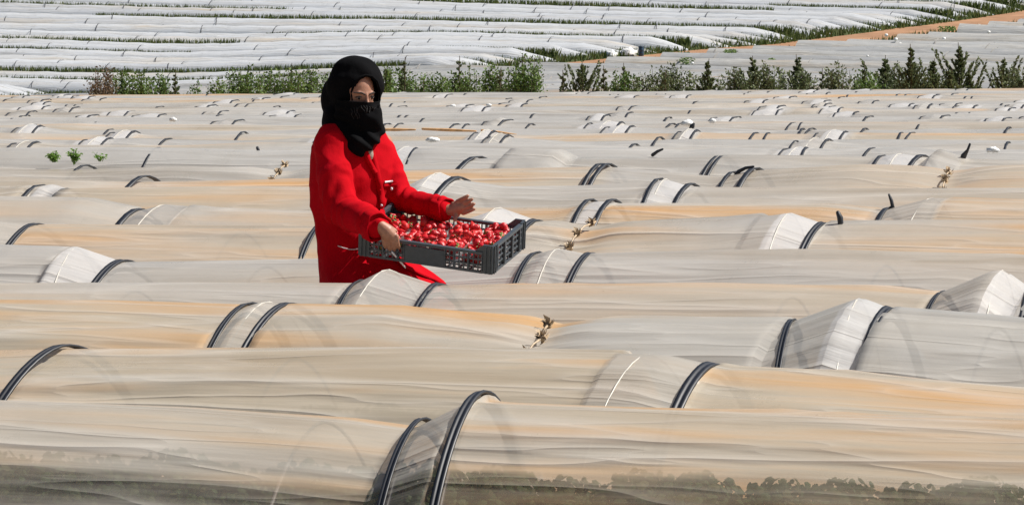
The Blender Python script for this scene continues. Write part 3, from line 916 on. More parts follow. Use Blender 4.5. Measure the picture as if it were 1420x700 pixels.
for px, py, wpx, hpx, lab in ((952, 91, 20, 9, 'left'), (1013, 78, 18, 8, 'second'), (1313, 44, 26, 6, 'right'), (950, 79, 18, 5, 'upper'), (1070, 88, 8, 5, 'small')):
    p = hit(px, py, .4, 95, 330); k = p.y / FPX; r_ = random.Random(px)
    mb = MB()
    for q in range(150):
        a = r_.uniform(0, 2 * PI); d_ = math.sqrt(r_.random())
        leafy(mb, r_, (math.cos(a) * d_ * wpx * k / 2, math.sin(a) * d_ * .5, r_.uniform(0, hpx * k)), (r_.uniform(-1, 1), r_.uniform(-1, 1), r_.uniform(0, 1)), .11)
    o = mb.build('weed_patch', M['leaf'], None, False); o.location = p
    tag(o, {'left': 'green weed patch beside a white bundle left of the saplings', 'second': 'green weed patch near the left end of the track', 'right': 'flat green weed patch just below the track at right',
            'upper': 'thin green weed patch right of the blue barrel', 'small': 'tiny green weed patch between the saplings and the track'}[lab], 'weeds')
# blue barrel by the row ends
p = hit(889, 79, 0, 120, 330); k = p.y / FPX
root = empty('blue_barrel', p); tag(root, 'dark blue barrel standing at the ends of the white tunnels', 'barrel')
mb = MB(); hB = 14 * k; rB = 3.8 * k
prof = [(0.001, 0), (rB * .94, 0), (rB, .04), (rB, hB * .3), (rB * 1.05, hB * .33), (rB, hB * .36), (rB, hB * .64), (rB * 1.05, hB * .67), (rB, hB * .7), (rB, hB * .96), (rB * .92, hB), (.001, hB)]
mb.add([(a * math.cos(t * PI / 8), a * math.sin(t * PI / 8), z) for a, z in prof for t in range(16)], grid_faces(len(prof), 16, True))
mb.build('drum', M['barrel'], root)
mb = MB(); mb.tube([(rB * .98 * math.cos(t * PI / 6), rB * .98 * math.sin(t * PI / 6), hB) for t in range(13)], .02, 5, False); mb.build('rim', M['barrel'], root)
for px, py, wpx, hpx, lab in ((872, 74, 22, 12, 'white heap of film just left of the blue barrel'), (848, 76, 16, 10, 'white heap of film, second left of the blue barrel')):
    p = hit(px, py + 4, 0, 120, 330); k = p.y / FPX
    mb = MB(); mb.ball((0, 0, hpx * k * .4), (wpx * k / 2, .5, hpx * k * .6), nu=8, nv=12, fn=lambda a, b, c: 1 + .18 * math.sin(7 * a) + .15 * math.sin(6 * c + 3 * b))
    o = mb.build('film_heap', M['sack']); o.location = p; tag(o, lab, 'plastic heap')

# ------------------------------------------------------------------ hedge and saplings behind the crest
def shrub(px, top, wpx, kind, label, wdep, seed):
    base = on_row(px, 128, wdep)
    zb = gz(base.x, base.y)
    k = base.y / FPX
    H = on_row(px, top, wdep).z - zb; R = wpx * k / 2 * 1.15
    root = empty('sapling' if kind in ('con', 'thin') else 'shrub', (base.x, base.y, zb))
    tag(root, label, 'sapling' if kind in ('con', 'thin') else 'shrub', 'row of saplings and shrubs behind the near field')
    r = random.Random(seed); lf = MB(); st = MB()
    Vl = []
    def leaf(c, d, s):
        d = Vector(d).normalized(); u = d.orthogonal().normalized()
        u = (Matrix.Rotation(r.uniform(0, 6.3), 3, d) @ u)
        c = Vector(c)
        Vl.extend([c, c + d * s * .5 + u * s * .28, c + d * s, c + d * s * .5 - u * s * .28])
    if kind in ('con', 'thin'):
        st.tube([(0, 0, 0), (r.uniform(-.01, .01), 0, H * .5), (r.uniform(-.02, .02), 0, H * .97)], [.02, .012, .004], 6)
        nb = int((44 if kind == 'con' else 26) * min(1.4, H))
        for j in range(nb):
            f = (j + r.random()) / nb
            f = .12 + .86 * f
            a = j * 2.4 + r.uniform(-.4, .4)
            shape = (math.sin(PI * min(1, (f + .12)) ** .8) * .75 + .25) * (1.08 - f) * 1.5
            L_ = R * 1.5 * min(1.0, shape) * r.uniform(.45, 1.3)
            up = L_ * r.uniform(1.0, 2.4)
            s0 = Vector((0, 0, H * f * .93)); e = s0 + Vector((math.cos(a) * L_, math.sin(a) * L_, up))
            if e.z > H * 1.0: e.z = H * r.uniform(.93, 1.0)
            m_ = (s0 + e) / 2 - Vector((0, 0, up * .12))
            st.tube([s0, m_, e], [.006, .004, .002], 4)
            nl = int((44 if kind == 'con' else 26) * (.5 + L_ / R))
            for q in range(nl):
                t = r.uniform(.15, 1.05); c = s0.lerp(e, t)
                leaf(c, (math.cos(a) + r.uniform(-.9, .9), math.sin(a) + r.uniform(-.9, .9), r.uniform(.4, 1.4)), r.uniform(.028, .055))
    else:
        ns = int(10 + wpx / 2.2)
        for j in range(ns):
            a = r.uniform(0, 2 * PI); d_ = R * r.uniform(.05, 1.05)
            hh = H - (r.uniform(-.06, .24) if r.random() < .8 else -r.uniform(.0, .12)) - .12 * (d_ / R) ** 2
            e = Vector((math.cos(a) * d_ * 1.25, math.sin(a) * min(d_, .35), hh))
            m_ = Vector((e.x * .85, e.y * .85, hh * .5))
            st.tube([(e.x * .7, e.y * .7, 0), m_, e], [.008, .006, .002], 4)
            nl = int((115 if kind != 'dry' else 70) * H)
            for q in range(nl):
                t = r.uniform(.2, 1.0)
                c = Vector((e.x * (.72 + .33 * t), e.y * (.72 + .33 * t), hh * t)) 
                sp_ = .075 * (1.35 - t)
                c += Vector((r.gauss(0, sp_), r.gauss(0, sp_), r.gauss(0, .02)))
                leaf(c, (r.gauss(0, .8), r.gauss(0, .8), r.uniform(0, 1.3)), r.uniform(.028, .055))
    me = mesh_np('leaves', np.array(Vl), np.arange(len(Vl)).reshape(-1, 4))
    mat = {'con': 'leaf_dark', 'thin': 'leaf_dark', 'bush': 'leaf', 'dark': 'leaf_dark', 'dry': 'leaf_dry'}[kind]
    link('foliage', me, M[mat], root, False)
    st.build('trunk' if kind in ('con', 'thin') else 'stem', M['bark'], root)

SH = []
def L(px, top, wpx, kind, lab): SH.append((px, top, wpx, kind, lab))
L(133, 108, 22, 'dry', 'dry brownish shrub at the left end of the hedge')
L(148, 100, 20, 'dry', 'reddish dry shrub, second from the left end of the hedge')
x = 166; q = 0
LW = ['third', 'fourth', 'fifth', 'sixth', 'seventh', 'eighth', 'ninth', 'tenth', 'eleventh', 'twelfth', 'thirteenth', 'fourteenth', 'fifteenth', 'sixteenth']
for px, top, wpx in ((172, 104, 30), (196, 106, 30), (222, 108, 30), (300, 116, 26), (272, 122, 22), (326, 106, 30), (350, 103, 32), (376, 104, 32), (402, 104, 32), (428, 101, 32), (450, 104, 30)):
    L(px, top, wpx, 'bush', 'leafy green shrub left of the woman, %s from the left end of the hedge' % LW[q]); q += 1
L(243, 94, 16, 'thin', 'thin upright sapling in the left part of the hedge')
L(404, 84, 16, 'thin', 'thin upright sapling rising from the hedge just left of the black scarf')
RW_ = ['first', 'second', 'third', 'fourth', 'fifth', 'sixth', 'seventh', 'eighth', 'ninth', 'tenth', 'eleventh', 'twelfth']
q = 0
for px, top, wpx in ((538, 100, 30), (562, 102, 30), (588, 106, 30), (612, 108, 28), (634, 106, 28), (656, 102, 28), (680, 100, 30), (704, 104, 30)):
    L(px, top, wpx, 'bush', 'leafy green shrub right of the woman, %s after the black scarf' % RW_[q]); q += 1
L(560, 76, 14, 'thin', 'thin upright sapling in the hedge right of the black scarf')
L(636, 74, 18, 'thin', 'thin upright sapling standing above the middle of the hedge')
L(693, 90, 16, 'thin', 'short thin sapling left of the bright leafy bush')
L(728, 88, 44, 'bush', 'bright leafy bush that ends the continuous hedge')
L(724, 72, 20, 'thin', 'thin sapling rising out of the bright leafy bush')
L(782, 94, 16, 'thin', 'sparse sapling right of the bright leafy bush')
L(808, 84, 42, 'con', 'sapling with spreading feathery arms right of the centre')
L(838, 88, 18, 'thin', 'narrow sapling left of the round bush')
L(856, 104, 44, 'bush', 'round green bush between two narrow saplings')
L(866, 84, 16, 'thin', 'narrow sapling rising out of the round green bush')
L(906, 100, 36, 'dark', 'left half of a wide dark bush right of the centre')
L(936, 98, 40, 'dark', 'right half of a wide dark bush right of the centre')
L(922, 94, 14, 'thin', 'short sapling in the middle of the wide dark bush')
L(981, 78, 20, 'con', 'small upright sapling standing over a low bush')
L(976, 110, 34, 'dark', 'low bush under the small upright sapling')
L(1022, 96, 24, 'dark', 'bush at the left of a dense dark group')
L(1044, 74, 30, 'con', 'tall pointed sapling in the dense dark group')
L(1062, 98, 34, 'dark', 'bush at the centre of the dense dark group')
L(1080, 104, 30, 'dark', 'bush at the right of the dense dark group')
L(1106, 72, 28, 'con', 'slender pointed sapling right of the dense dark group')
L(1116, 100, 24, 'dark', 'bush at the foot of the slender pointed sapling')
L(1140, 92, 18, 'thin', 'sparse sapling at the left of the right-hand group')
L(1158, 96, 36, 'dark', 'broad bush in the right-hand group')
L(1199, 82, 18, 'thin', 'spire-like sapling among green bushes')
L(1190, 108, 36, 'bush', 'green bush left of the spire-like sapling foot')
L(1210, 110, 30, 'bush', 'green bush right of the spire-like sapling foot')
L(1228, 73, 32, 'con', 'many-armed sapling with a dark crown')
L(1263, 57, 24, 'con', 'very slender and tall sapling left of the tallest one')
L(1246, 98, 36, 'dark', 'dark bush between the two slender saplings')
L(1276, 98, 34, 'dark', 'dark bush right of the very slender sapling')
L(1294, 78, 34, 'con', 'rounded sapling just left of the tallest one')
L(1330, 55, 40, 'con', 'tallest sapling, a full feathery cone near the right edge')
L(1318, 92, 26, 'con', 'small sapling hugging the left of the tallest feathery cone')
L(1344, 96, 24, 'con', 'small sapling hugging the right of the tallest feathery cone')
L(1392, 76, 34, 'con', 'dark sapling with drooping tip near the right edge')
L(1412, 96, 36, 'dark', 'dark bush cut by the right edge of the picture')
L(1424, 80, 20, 'thin', 'thin sapling at the very right edge')
for i, (px, top, wpx, kind, lab) in enumerate(SH):
    shrub(px, top, wpx, kind, lab, 75.5 + (i * 7 % 5) * .45, i)
# ------------------------------------------------------------------ the woman in red
YP = 24.96
def Q(px, py, dy=0.0):
    d = pdir(px, py); k = (YP + dy) / d.y
    return Vector((d.x * k, d.y * k, ZC + d.z * k))
PX = YP / FPX
def skin_material():
    m, nt, b = new_mat('skin')
    tc = N(nt, 'ShaderNodeTexCoord')
    f = noise(nt, tc.outputs['Object'], 40, 5)
    nt.links.new(ramp(nt, f, [(.3, (.31, .145, .09)), (.7, (.41, .205, .135))]), b.inputs['Base Color'])
    b.inputs['Roughness'].default_value = .5
    b.inputs['Subsurface Weight'].default_value = .12
    b.inputs['Subsurface Radius'].default_value = (.01, .004, .002)
    bump(nt, noise(nt, tc.outputs['Object'], 260, 3), .15, .002, b)
    return m
def cloth_material(name, c1, c2, rough, sheen, weave=900, creases=11, bs=.22):
    m, nt, b = new_mat(name)
    tc = N(nt, 'ShaderNodeTexCoord'); V = tc.outputs['Object']
    f = noise(nt, V, 9, 6, .6)
    nt.links.new(ramp(nt, f, [(.3, c1), (.7, c2)]), b.inputs['Base Color'])
    b.inputs['Roughness'].default_value = rough
    b.inputs['Sheen Weight'].default_value = sheen
    b.inputs['Specular IOR Level'].default_value = .08
    cr = noise(nt, mapping(nt, V, (1, 1, .45)), creases, 5, .6)
    h = math_(nt, 'ADD', cr, math_(nt, 'MULTIPLY', noise(nt, V, weave, 2), .03))
    bump(nt, h, bs, .03, b)
    return m
M['skin'] = skin_material()
M['coat'] = cloth_material('red_cotton', (.40, .0005, .005), (.48, .001, .009), .9, .0)
M['scarf'] = cloth_material('black_cloth', (.0025, .0025, .003), (.005, .005, .006), .95, .0, 1200, 10, .3)
M['beads'] = simple('black_beads', (.008, .008, .009), .45, .3, 50, .5)
M['lace'] = simple('patterned_top', (.35, .30, .24), .6, .8, 160)
M['white'] = simple('white_plastic', (.8, .8, .82), .4, .05, 10)
M['cord'] = simple('pale_cord', (.62, .50, .52), .5, .1, 10)
M['eye'] = simple('eye_white', (.20, .16, .15), .25, .05, 10)
M['iris'] = simple('dark_iris', (.02, .012, .01), .1, .1, 10)
M['brow'] = simple('dark_brow', (.02, .013, .01), .8, .2, 100)
M['crate'] = simple('grey_crate_plastic', (.052, .064, .076), .42, .15, 40, .5, .05)
M['berry'] = None
m, nt, b = new_mat('strawberry'); tc = N(nt, 'ShaderNodeTexCoord'); oi = N(nt, 'ShaderNodeObjectInfo')
vo = N(nt, 'ShaderNodeTexVoronoi'); vo.inputs['Scale'].default_value = 230; nt.links.new(tc.outputs['Object'], vo.inputs['Vector'])
c = ramp(nt, oi.outputs['Random'], [(0, (.42, .004, .010)), (.6, (.58, .010, .016)), (1, (.55, .03, .02))])
c = mix(nt, ramp(nt, vo.outputs['Distance'], [(.08, (.5, .5, .5)), (.16, (0, 0, 0))]), c, (.75, .35, .15))
nt.links.new(c, b.inputs['Base Color']); b.inputs['Roughness'].default_value = .38; bump(nt, vo.outputs['Distance'], .4, .004, b)
M['berry'] = m
M['calyx'] = simple('calyx', (.10, .20, .03), .6, .3, 50)
m, nt, b = new_mat('clear_punnet')
b.inputs['Base Color'].default_value = (.9, .9, .92, 1); b.inputs['Roughness'].default_value = .12
tr = N(nt, 'ShaderNodeBsdfTransparent'); ms = N(nt, 'ShaderNodeMixShader')
ms.inputs[0].default_value = .9
nt.links.new(b.outputs[0], ms.inputs[1]); nt.links.new(tr.outputs[0], ms.inputs[2]); nt.links.new(ms.outputs[0], nt.nodes['Material Output'].inputs[0])
M['punnet'] = m

foot = Q(500, 500, 0); foot.z = gz(foot.x, foot.y)
person = empty('person', foot)
tag(person, 'woman in long red coat and black headscarf covering all but her eyes, carrying a crate', 'person')
OFF = Matrix.Translation(-foot)
def pput(name, me, mat, parent=None, smooth=True):
    me.transform(OFF); return link(name, me, mat, parent or person, smooth)
def displace(me, fn, recalc=True):
    n = len(me.vertices); co = np.zeros(n * 3, np.float32); no = np.zeros(n * 3, np.float32)
    me.vertices.foreach_get('co', co); me.vertices.foreach_get('normal', no)
    co = co.reshape(-1, 3); no = no.reshape(-1, 3)
    co += no * fn(co)[:, None]
    me.vertices.foreach_set('co', co.ravel()); me.update()

# head frame
yaw = math.radians(32); tilt = math.radians(10)
Fh = Vector((math.sin(yaw) * math.cos(tilt), -math.cos(yaw) * math.cos(tilt), -math.sin(tilt)))
Rh = Vector((-math.cos(yaw), -math.sin(yaw), 0))            # her right: picture left
Uh = Rh.cross(Fh) * -1
if Uh.z < 0: Uh = -Uh
HC = Q(493.5, 131, -.034)
def hp(r, f, u): return HC + Rh * r + Fh * f + Uh * u

# crate frame (needed for the hands)
L_ = Vector((.585, -.20, -.072)); LX = .60
Lh = L_.normalized()
Sd = Vector((.163, .35, .085)); Sd = (Sd - Lh * Sd.dot(Lh)).normalized(); LY = .40
Nn = Lh.cross(Sd).normalized()
if Nn.z < 0: Nn = -Nn
CH = .125
FR = Q(684, 342, -.60)
CO = FR - Lh * LX                                           # front left top corner of the rim
def cp(x, y, z): return CO + Lh * x + Sd * y + Nn * z       # z <= 0 below the rim

wr_r = cp(.105, -.035, .035); wr_l = Q(619, 291, -.20)
sh_r = Q(456, 196, -.11); sh_l = Q(526, 207, .08)
el_r = Q(476, 290, -.24); el_l = Q(552, 274, .00)

# ---- body: one continuous surface
mb = MB()
mb.ball(HC, (.072, .092, .116), (Rh, Fh, Uh), 20, 26)
mb.ball(hp(0, .028, -.055), (.052, .060, .062), (Rh, Fh, Uh))                    # jaw
mb.tube([hp(0, .088, .022), hp(0, .096, -.005), hp(0, .112, -.036)], [.006, .0085, .0125], 8)   # nose
for s in (-1, 1):
    mb.tube([hp(.012 * s, .087, .022), hp(.034 * s, .081, .025), hp(.054 * s, .060, .018)], [.0045, .0050, .004], 8)     # brow ridge
    mb.ball(hp(.036 * s, .066, -.034), (.022, .014, .018), (Rh, Fh, Uh))          # cheek
    mb.ball(hp(.071 * s, -.005, -.006), (.004, .012, .020), (Rh, Fh, Uh))         # ear
mb.tube([hp(-.018, .088, -.064), hp(0, .094, -.064), hp(.018, .088, -.064)], [.005, .008, .005], 8)   # lips
mb.tube([HC - Vector((0, 0, .06)), Q(488, 178, .01), Q(487, 196, .02)], [.050, .050, .062], 14)
mb.tube([Q(462, 198, -.06), Q(488, 194, .01), Q(528, 200, .08)], [.055, .075, .055], 14)
mb.tube([Q(488, 205, .01), Q(489, 250, .0), Q(490, 300, .01), Q(492, 345, .02)], [.105, .115, .110, .125], 16)
mb.tube([sh_r, el_r, wr_r - (wr_r - el_r).normalized() * .02, wr_r], [.046, .036, .026, .024], 12)
mb.tube([sh_l, el_l, wr_l], [.046, .036, .025], 12)
for px, dy in ((474, -.05), (512, .07)):
    mb.tube([Q(px, 350, dy), Q(px + 4, 470, dy - .02), Q(px, 585, dy)], [.085, .058, .038], 12)
    a = Q(px, 598, dy); a.z = gz(a.x, a.y) + .045
    mb.tube([a, a + Vector((.07, -.10, -.005)), a + Vector((.10, -.15, -.012))], [.04, .04, .03], 10)
# right hand: palm over the rim of the front wall, fingers down outside it, thumb inside
hdir = (cp(.16, -.012, -.05) - wr_r).normalized()
pal = [wr_r, wr_r + (cp(.150, -.026, -.005) - wr_r) * .6, cp(.150, -.026, -.008)]
mb.tube(pal, [.024, .033, .030], 12)
mb.tube([cp(.125, -.024, .004), cp(.160, -.022, -.006)], [.022, .020], 10)
for i in range(4):
    x = .118 + i * .0205; ln = (.86, 1.0, .96, .78)[i]
    mb.tube([cp(x, -.030, -.006), cp(x + .004, -.032, -.006 - .030 * ln), cp(x + .006, -.024, -.006 - .055 * ln), cp(x + .006, -.013, -.006 - .070 * ln)],
            [.0110, .0098, .0088, .0078], 10)
mb.tube([cp(.118, -.012, .012), cp(.142, .004, .016), cp(.160, .012, .002)], [.0125, .0105, .0085], 10)
# left hand, open, palm up
hd = (Q(650, 281, -.23) - Q(625, 292, -.20)).normalized(); hs = hd.cross(Vector((.2, .9, .2))).normalized()
hn = hs.cross(hd).normalized()
pc = Q(630, 291, -.205)
mb.tube([wr_l, pc, pc + hd * .03], [.024, .027, .024], 12)
mb.tube([pc - hs * .018 + hd * .0, pc + hs * .018 + hd * .01], [.019, .019], 10)
for i in range(4):
    o = (i - 1.5) * .0195; ln = (.82, .98, 1.0, .84)[i]
    b0 = pc + hd * .03 + hs * o * .95 - hn * .002
    sp_ = hs * (i - 1.5) * .05
    b1 = b0 + (hd + sp_).normalized() * .028 * ln; b2 = b1 + (hd + sp_ + hn * .08).normalized() * .021 * ln; b3 = b2 + (hd + sp_ + hn * .2).normalized() * .015 * ln
    mb.tube([b0, b1, b2, b3], [.0105, .0095, .0086, .0076], 10)
tb = pc - hd * .006 + Vector((0, 0, -.015))
mb.tube([tb, Q(632, 299, -.225), Q(631, 305, -.235)], [.0125, .0110, .0090], 10)
me = remeshed(mb.mesh('body'), .0042, 3)
pput('body', me, M['skin'])
# eyes, brows
for s in (-1, 1):
    g = MB(); g.ball(hp(.031 * s, .0755, .002), (.0125, .0085, .0055), (Rh, Fh, Uh), 10, 14)
    eye = pput('eye', g.mesh('eye'), M['eye'])
    g = MB(); g.ball(hp(.031 * s, .0810, .0015), (.0072, .0045, .0068), (Rh, Fh, Uh), 8, 12)
    pput('iris', g.mesh('iris'), M['iris'], None)
    g = MB(); g.tube([hp(.0145 * s, .0845, .0035), hp(.031 * s, .0858, .0095), hp(.047 * s, .0735, .003)], [.0022, .0030, .0020], 6)
    pput('eyelid', g.mesh('eyelid'), M['brow'])
    g = MB(); g.tube([hp(.010 * s, .0945, .0185), hp(.030 * s, .0930, .0265), hp(.052 * s, .0695, .021)], [.0026, .0038, .0018], 6)
    pput('eyebrow', g.mesh('eyebrow'), M['brow'])

# ---- coat
rings = [(170, 474, 512, 0, .055), (177, 462, 524, 0, .085), (186, 445, 533, 0, .105), (197, 436, 539, 0, .125), (215, 430, 544, 0, .145),
         (245, 429, 548, 0, .155), (275, 432, 547, 0, .16), (310, 437, 546, .01, .17), (340, 440, 552, .01, .19), (362, 442, 572, .0, .205),
         (380, 443, 598, -.01, .22), (394, 444, 618, -.02, .235), (430, 446, 628, -.03, .25), (468, 447, 634, -.03, .26), (472, 450, 630, -.03, .25)]
V = []; seg = 64
for (y, xl, xr, dc, dh) in rings:
    cxx = (xl + xr) / 2; hw = (xr - xl) / 2 * PX
    low = max(0, (y - 300) / 170); ro = []
    for j in range(seg):
        a = 2 * PI * j / seg
        pl = 1 + low * .07 * math.sin(7 * a + 1.1) + low * .03 * math.sin(13 * a)
        c_ = Q(cxx, y, dc)
        A_, B_ = 1.10 * hw, max(.80 * hw, dh * .75)
        ca, sa = math.cos(a), math.sin(a)
        u_ = A_ * math.copysign(abs(ca) ** .82, ca); v_ = B_ * math.copysign(abs(sa) ** .82, sa)
        ro.append((Vector((-.79, -.61, 0)) * u_ + Vector((.61, -.79, 0)) * v_) * pl)
    kx = hw / max(abs(o_.x) for o_ in ro)
    V += [c_ + o_ * kx for o_ in ro]
mb = MB()
F = grid_faces(len(rings), seg, True)
mb.add(V, F)
n0 = len(V)
top = [list(range(seg))]
V2 = [Q(493, 169, 0), Q(540, 473, -.03)]
capv = V + V2
Fc = [(j, (j + 1) % seg, n0, n0) for j in range(seg)] + [((len(rings) - 1) * seg + j, (len(rings) - 1) * seg + (j + 1) % seg, n0 + 1, n0 + 1) for j in range(seg)]
mb = MB(); mb.add(capv, np.vstack([F, np.array(Fc)]))
# right sleeve (picture left, nearer), cuff hanging open below the wrist
cuff = wr_r + (el_r - wr_r).normalized() * .035
cuff += Vector((0, 0, -.012))
mb.tube([sh_r + Vector((.01, .02, .01)), (sh_r + el_r) / 2 + Vector((-.012, 0, 0)), el_r + Vector((-.0, .0, -.01)), (el_r + cuff) / 2, cuff], [.070, .072, .072, .066, .055], 20)
# left sleeve
cl = wr_l + (el_l - wr_l).normalized() * .025
mb.tube([sh_l + Vector((0, -.01, .0)), (sh_l + el_l) / 2, el_l, (el_l + cl) / 2, cl], [.058, .060, .058, .053, .046], 20)
cm = remeshed(mb.mesh('coat'), .0075, 4)
def coat_fold(co):
    x, y, z = co[:, 0] - foot.x, co[:, 1] - foot.y, co[:, 2] - foot.z
    r1 = 1 - 2 * np.abs(vnoise(x * 9 + z * 3.0, z * 4.5 - x * 4 + y * 6, 31))
    r2 = 1 - 2 * np.abs(vnoise(x * 5 - z * 7 + y * 3, z * 11 + x * 6, 33))
    f = .009 * np.clip(r1, -.2, 1) + .004 * r2 + .0008 * vnoise(x * 26, z * 22 + y * 20, 35)
    # gathers at elbows and cuffs
    for c, ax, rad in ((el_r, cuff - el_r, .13), (el_l, cl - el_l, .13), (cuff, cuff - el_r, .09), (cl, cl - el_l, .08)):
        ax = np.array(ax.normalized()); d = co - np.array(c)
        t = d @ ax; R = np.sqrt((d ** 2).sum(1))
        f = f + np.exp(-(R / rad) ** 2) * .008 * np.sin(t * 105 + 3 * vnoise(x * 14, z * 14, 40))
    return f
displace(cm, coat_fold)
bvh = BVHTree.FromPolygons([v.co.copy() for v in cm.vertices], [tuple(p.vertices) for p in cm.polygons])
def on_coat(px, py, lift=.003):
    d = pdir(px, py).normalized(); r_ = bvh.ray_cast(Vector((0, 0, ZC)), d)
    if r_[0] is None: return Q(px, py, -.15)
    return r_[0] - d * lift
cm.transform(OFF); coat = link('coat', cm, M['coat'], person)
def strip_on(name, pts, wpx, mat, parent, lift=.004, thick=.004):
    """raised strip of cloth lying on the coat, through photograph pixels"""
    P = []
    for (a, b) in zip(pts[:-1], pts[1:]):
        for t in np.linspace(0, 1, 9)[:-1]: P.append((a[0] + (b[0] - a[0]) * t, a[1] + (b[1] - a[1]) * t))
    P.append(pts[-1]); g = MB(); W_ = []
    for i, (x, y) in enumerate(P):
        x2, y2 = P[min(i + 1, len(P) - 1)]; x1, y1 = P[max(0, i - 1)]
        tx, ty = x2 - x1, y2 - y1; l = math.hypot(tx, ty) or 1; nx, ny = -ty / l, tx / l
        a = on_coat(x - nx * wpx / 2, y - ny * wpx / 2, lift); b = on_coat(x + nx * wpx / 2, y + ny * wpx / 2, lift)
        m_ = (a + b) / 2
        a2 = a - pdir(x, y).normalized() * thick; b2 = b - pdir(x, y).normalized() * thick
        W_ += [a + pdir(x, y) * .01, a2, b2, b + pdir(x, y) * .01]
    g.add(W_, grid_faces(len(P), 4, True))
    me = g.mesh(name); return pput(name, me, mat, parent)
strip_on('placket', [(516, 212), (523, 240), (529, 270), (532, 296)], 9, M['coat'], coat, .002, .006)
strip_on('lapel', [(507, 205), (511, 222), (521, 240)], 7, M['coat'], coat, .003, .008)
strip_on('hem_fold', [(556, 366), (575, 375), (596, 384), (616, 393)], 5, M['coat'], coat, .006, .012)
strip_on('side_hem', [(546, 352), (552, 362), (560, 368)], 4, M['coat'], coat, .004, .008)
strip_on('name_tag', [(534, 252.5), (545, 251.5)], 2.6, M['white'], coat, .004, .004)
for px, py in ((517, 235), (527, 264), (529, 285)):
    g = MB(); c = on_coat(px, py, .009); g.ball(c, (.0055, .003, .0055), nu=6, nv=10); pput('button', g.mesh('button'), M['coat' if py != 285 else 'white'], coat)
g = MB(); g.ball(on_coat(543, 262, .008), (.006, .004, .007), nu=6, nv=8); pput('pin', g.mesh('pin'), M['white'], coat)
strip_on('pocket_flap', [(533, 258), (550, 257)], 5, M['coat'], coat, .001, .003)
# inner top at the neck
g = MB(); g.ball(on_coat(512, 214, -.004), (.018, .014, .030), nu=10, nv=12); pput('inner_top', g.mesh('inner_top'), M['lace'])
# white cord round the waist and the loose end at the hand
g = MB(); g.tube([on_coat(469, 341, .006), on_coat(477, 344, .006), on_coat(487, 346, .006), on_coat(499, 345, .006)], .0026, 6); pput('waist_cord', g.mesh('waist_cord'), M['cord'])
g = MB(); g.tube([cp(.165, -.04, -.075), Q(552, 359, -.42), Q(562, 371, -.40)], [.0038, .0045, .003], 6); pput('white_tie', g.mesh('white_tie'), M['white'])
# cuffs
for c, ax, r0 in ((cuff, (cuff - el_r).normalized(), .056), (cl, (cl - el_l).normalized(), .045)):
    g = MB(); u = ax.orthogonal().normalized(); v = ax.cross(u)
    for rr_, off_ in ((1.06, -.03), (1.13, -.012), (1.12, .022), (1.0, .026), (.9, .012), (.86, -.02)):
        pass
    prof = [(1.05, -.035), (1.16, -.028), (1.15, .02), (1.06, .028), (.96, .018), (.92, -.02)]
    V = []
    for i in range(37):
        a = 2 * PI * i / 36
        wv = 1 + .07 * math.sin(3 * a + 1) + .04 * math.sin(7 * a)
        for rr_, off_ in prof: V.append(c + (u * math.cos(a) + v * math.sin(a)) * r0 * rr_ * wv + ax * (off_ + .006 * math.sin(2 * a + 2)))
    g.add(V, grid_faces(37, 6, True)); pput('cuff', g.mesh('cuff'), M['coat'], coat)
# trousers and boots, hidden behind the tunnel from here
for px, dy in ((474, -.05), (512, .07)):
    g = MB(); g.tube([Q(px, 440, dy), Q(px + 4, 500, dy - .02), Q(px, 575, dy)], [.10, .082, .062], 16); pput('trouser_leg', g.mesh('trouser_leg'), M['scarf'])
    a = Q(px, 598, dy); a.z = gz(a.x, a.y) + .055
    g = MB(); g.tube([a + Vector((0, 0, .16)), a + Vector((0, 0, .06)), a], [.055, .052, .05], 14); g.tube([a, a + Vector((.07, -.10, -.008)), a + Vector((.10, -.15, -.014))], [.052, .05, .038], 14)
    pput('boot', g.mesh('boot'), M['darkhoop'])

# ---- headscarf
mb = MB()
mb.ball(Q(492, 122, .0), (.122, .112, .140), None, 24, 30)
mb.ball(Q(497, 118, -.01), (.110, .108, .126), None, 20, 26)
mb.ball(Q(474, 140, .05), (.090, .10, .125), None, 20, 24)
mb.ball(Q(470, 165, .02), (.076, .10, .085), None, 20, 24)
mb.ball(Q(492, 178, -.01), (.118, .13, .070), None, 20, 24)
mb.ball(Q(508, 166, -.085), (.074, .062, .085), None, 20, 24)
mb.tube([Q(464, 176, -.04), Q(480, 190, -.10), Q(497, 206, -.145)], [.050, .048, .030], 14)
mb.tube([Q(520, 178, -.05), Q(512, 192, -.11), Q(501, 207, -.150)], [.045, .044, .026], 14)
mb.tube([Q(490, 188, -.10), Q(499, 204, -.15), Q(502, 213, -.155)], [.05, .036, .014], 14)
sm_ = remeshed(mb.mesh('scarf'), .0065, 4)
def scarf_fold(co):
    x, y, z = co[:, 0] - foot.x, co[:, 1] - foot.y, co[:, 2] - foot.z
    low = np.clip((1.42 - z) / .12, 0, 1)
    sweep = np.sin((z * 1.0 + x * .75) * 95 + 2.2 * vnoise(x * 12, z * 12, 51))
    hood = np.sin(np.sqrt((x + .06) ** 2 * 1.4 + (z - 1.36) ** 2) * 85 + 1.5 * vnoise(x * 9, z * 9, 52))
    return .006 * sweep * low + .003 * hood * (1 - low) + .0015 * (1 - 2 * np.abs(vnoise(x * 11 - z * 6, z * 9 + y * 7, 53)))
displace(sm_, scarf_fold)
opening = [(490.5, 150), (491.0, 128), (494, 118), (499.5, 111.0), (507, 107.0), (515, 108.5), (521, 114.5), (524.5, 125), (525.0, 150), (508, 152)]
g = MB(); nO = len(opening)
V = [Q(x, y, -.35) for x, y in opening] + [Q(x, y, -.015) for x, y in opening]
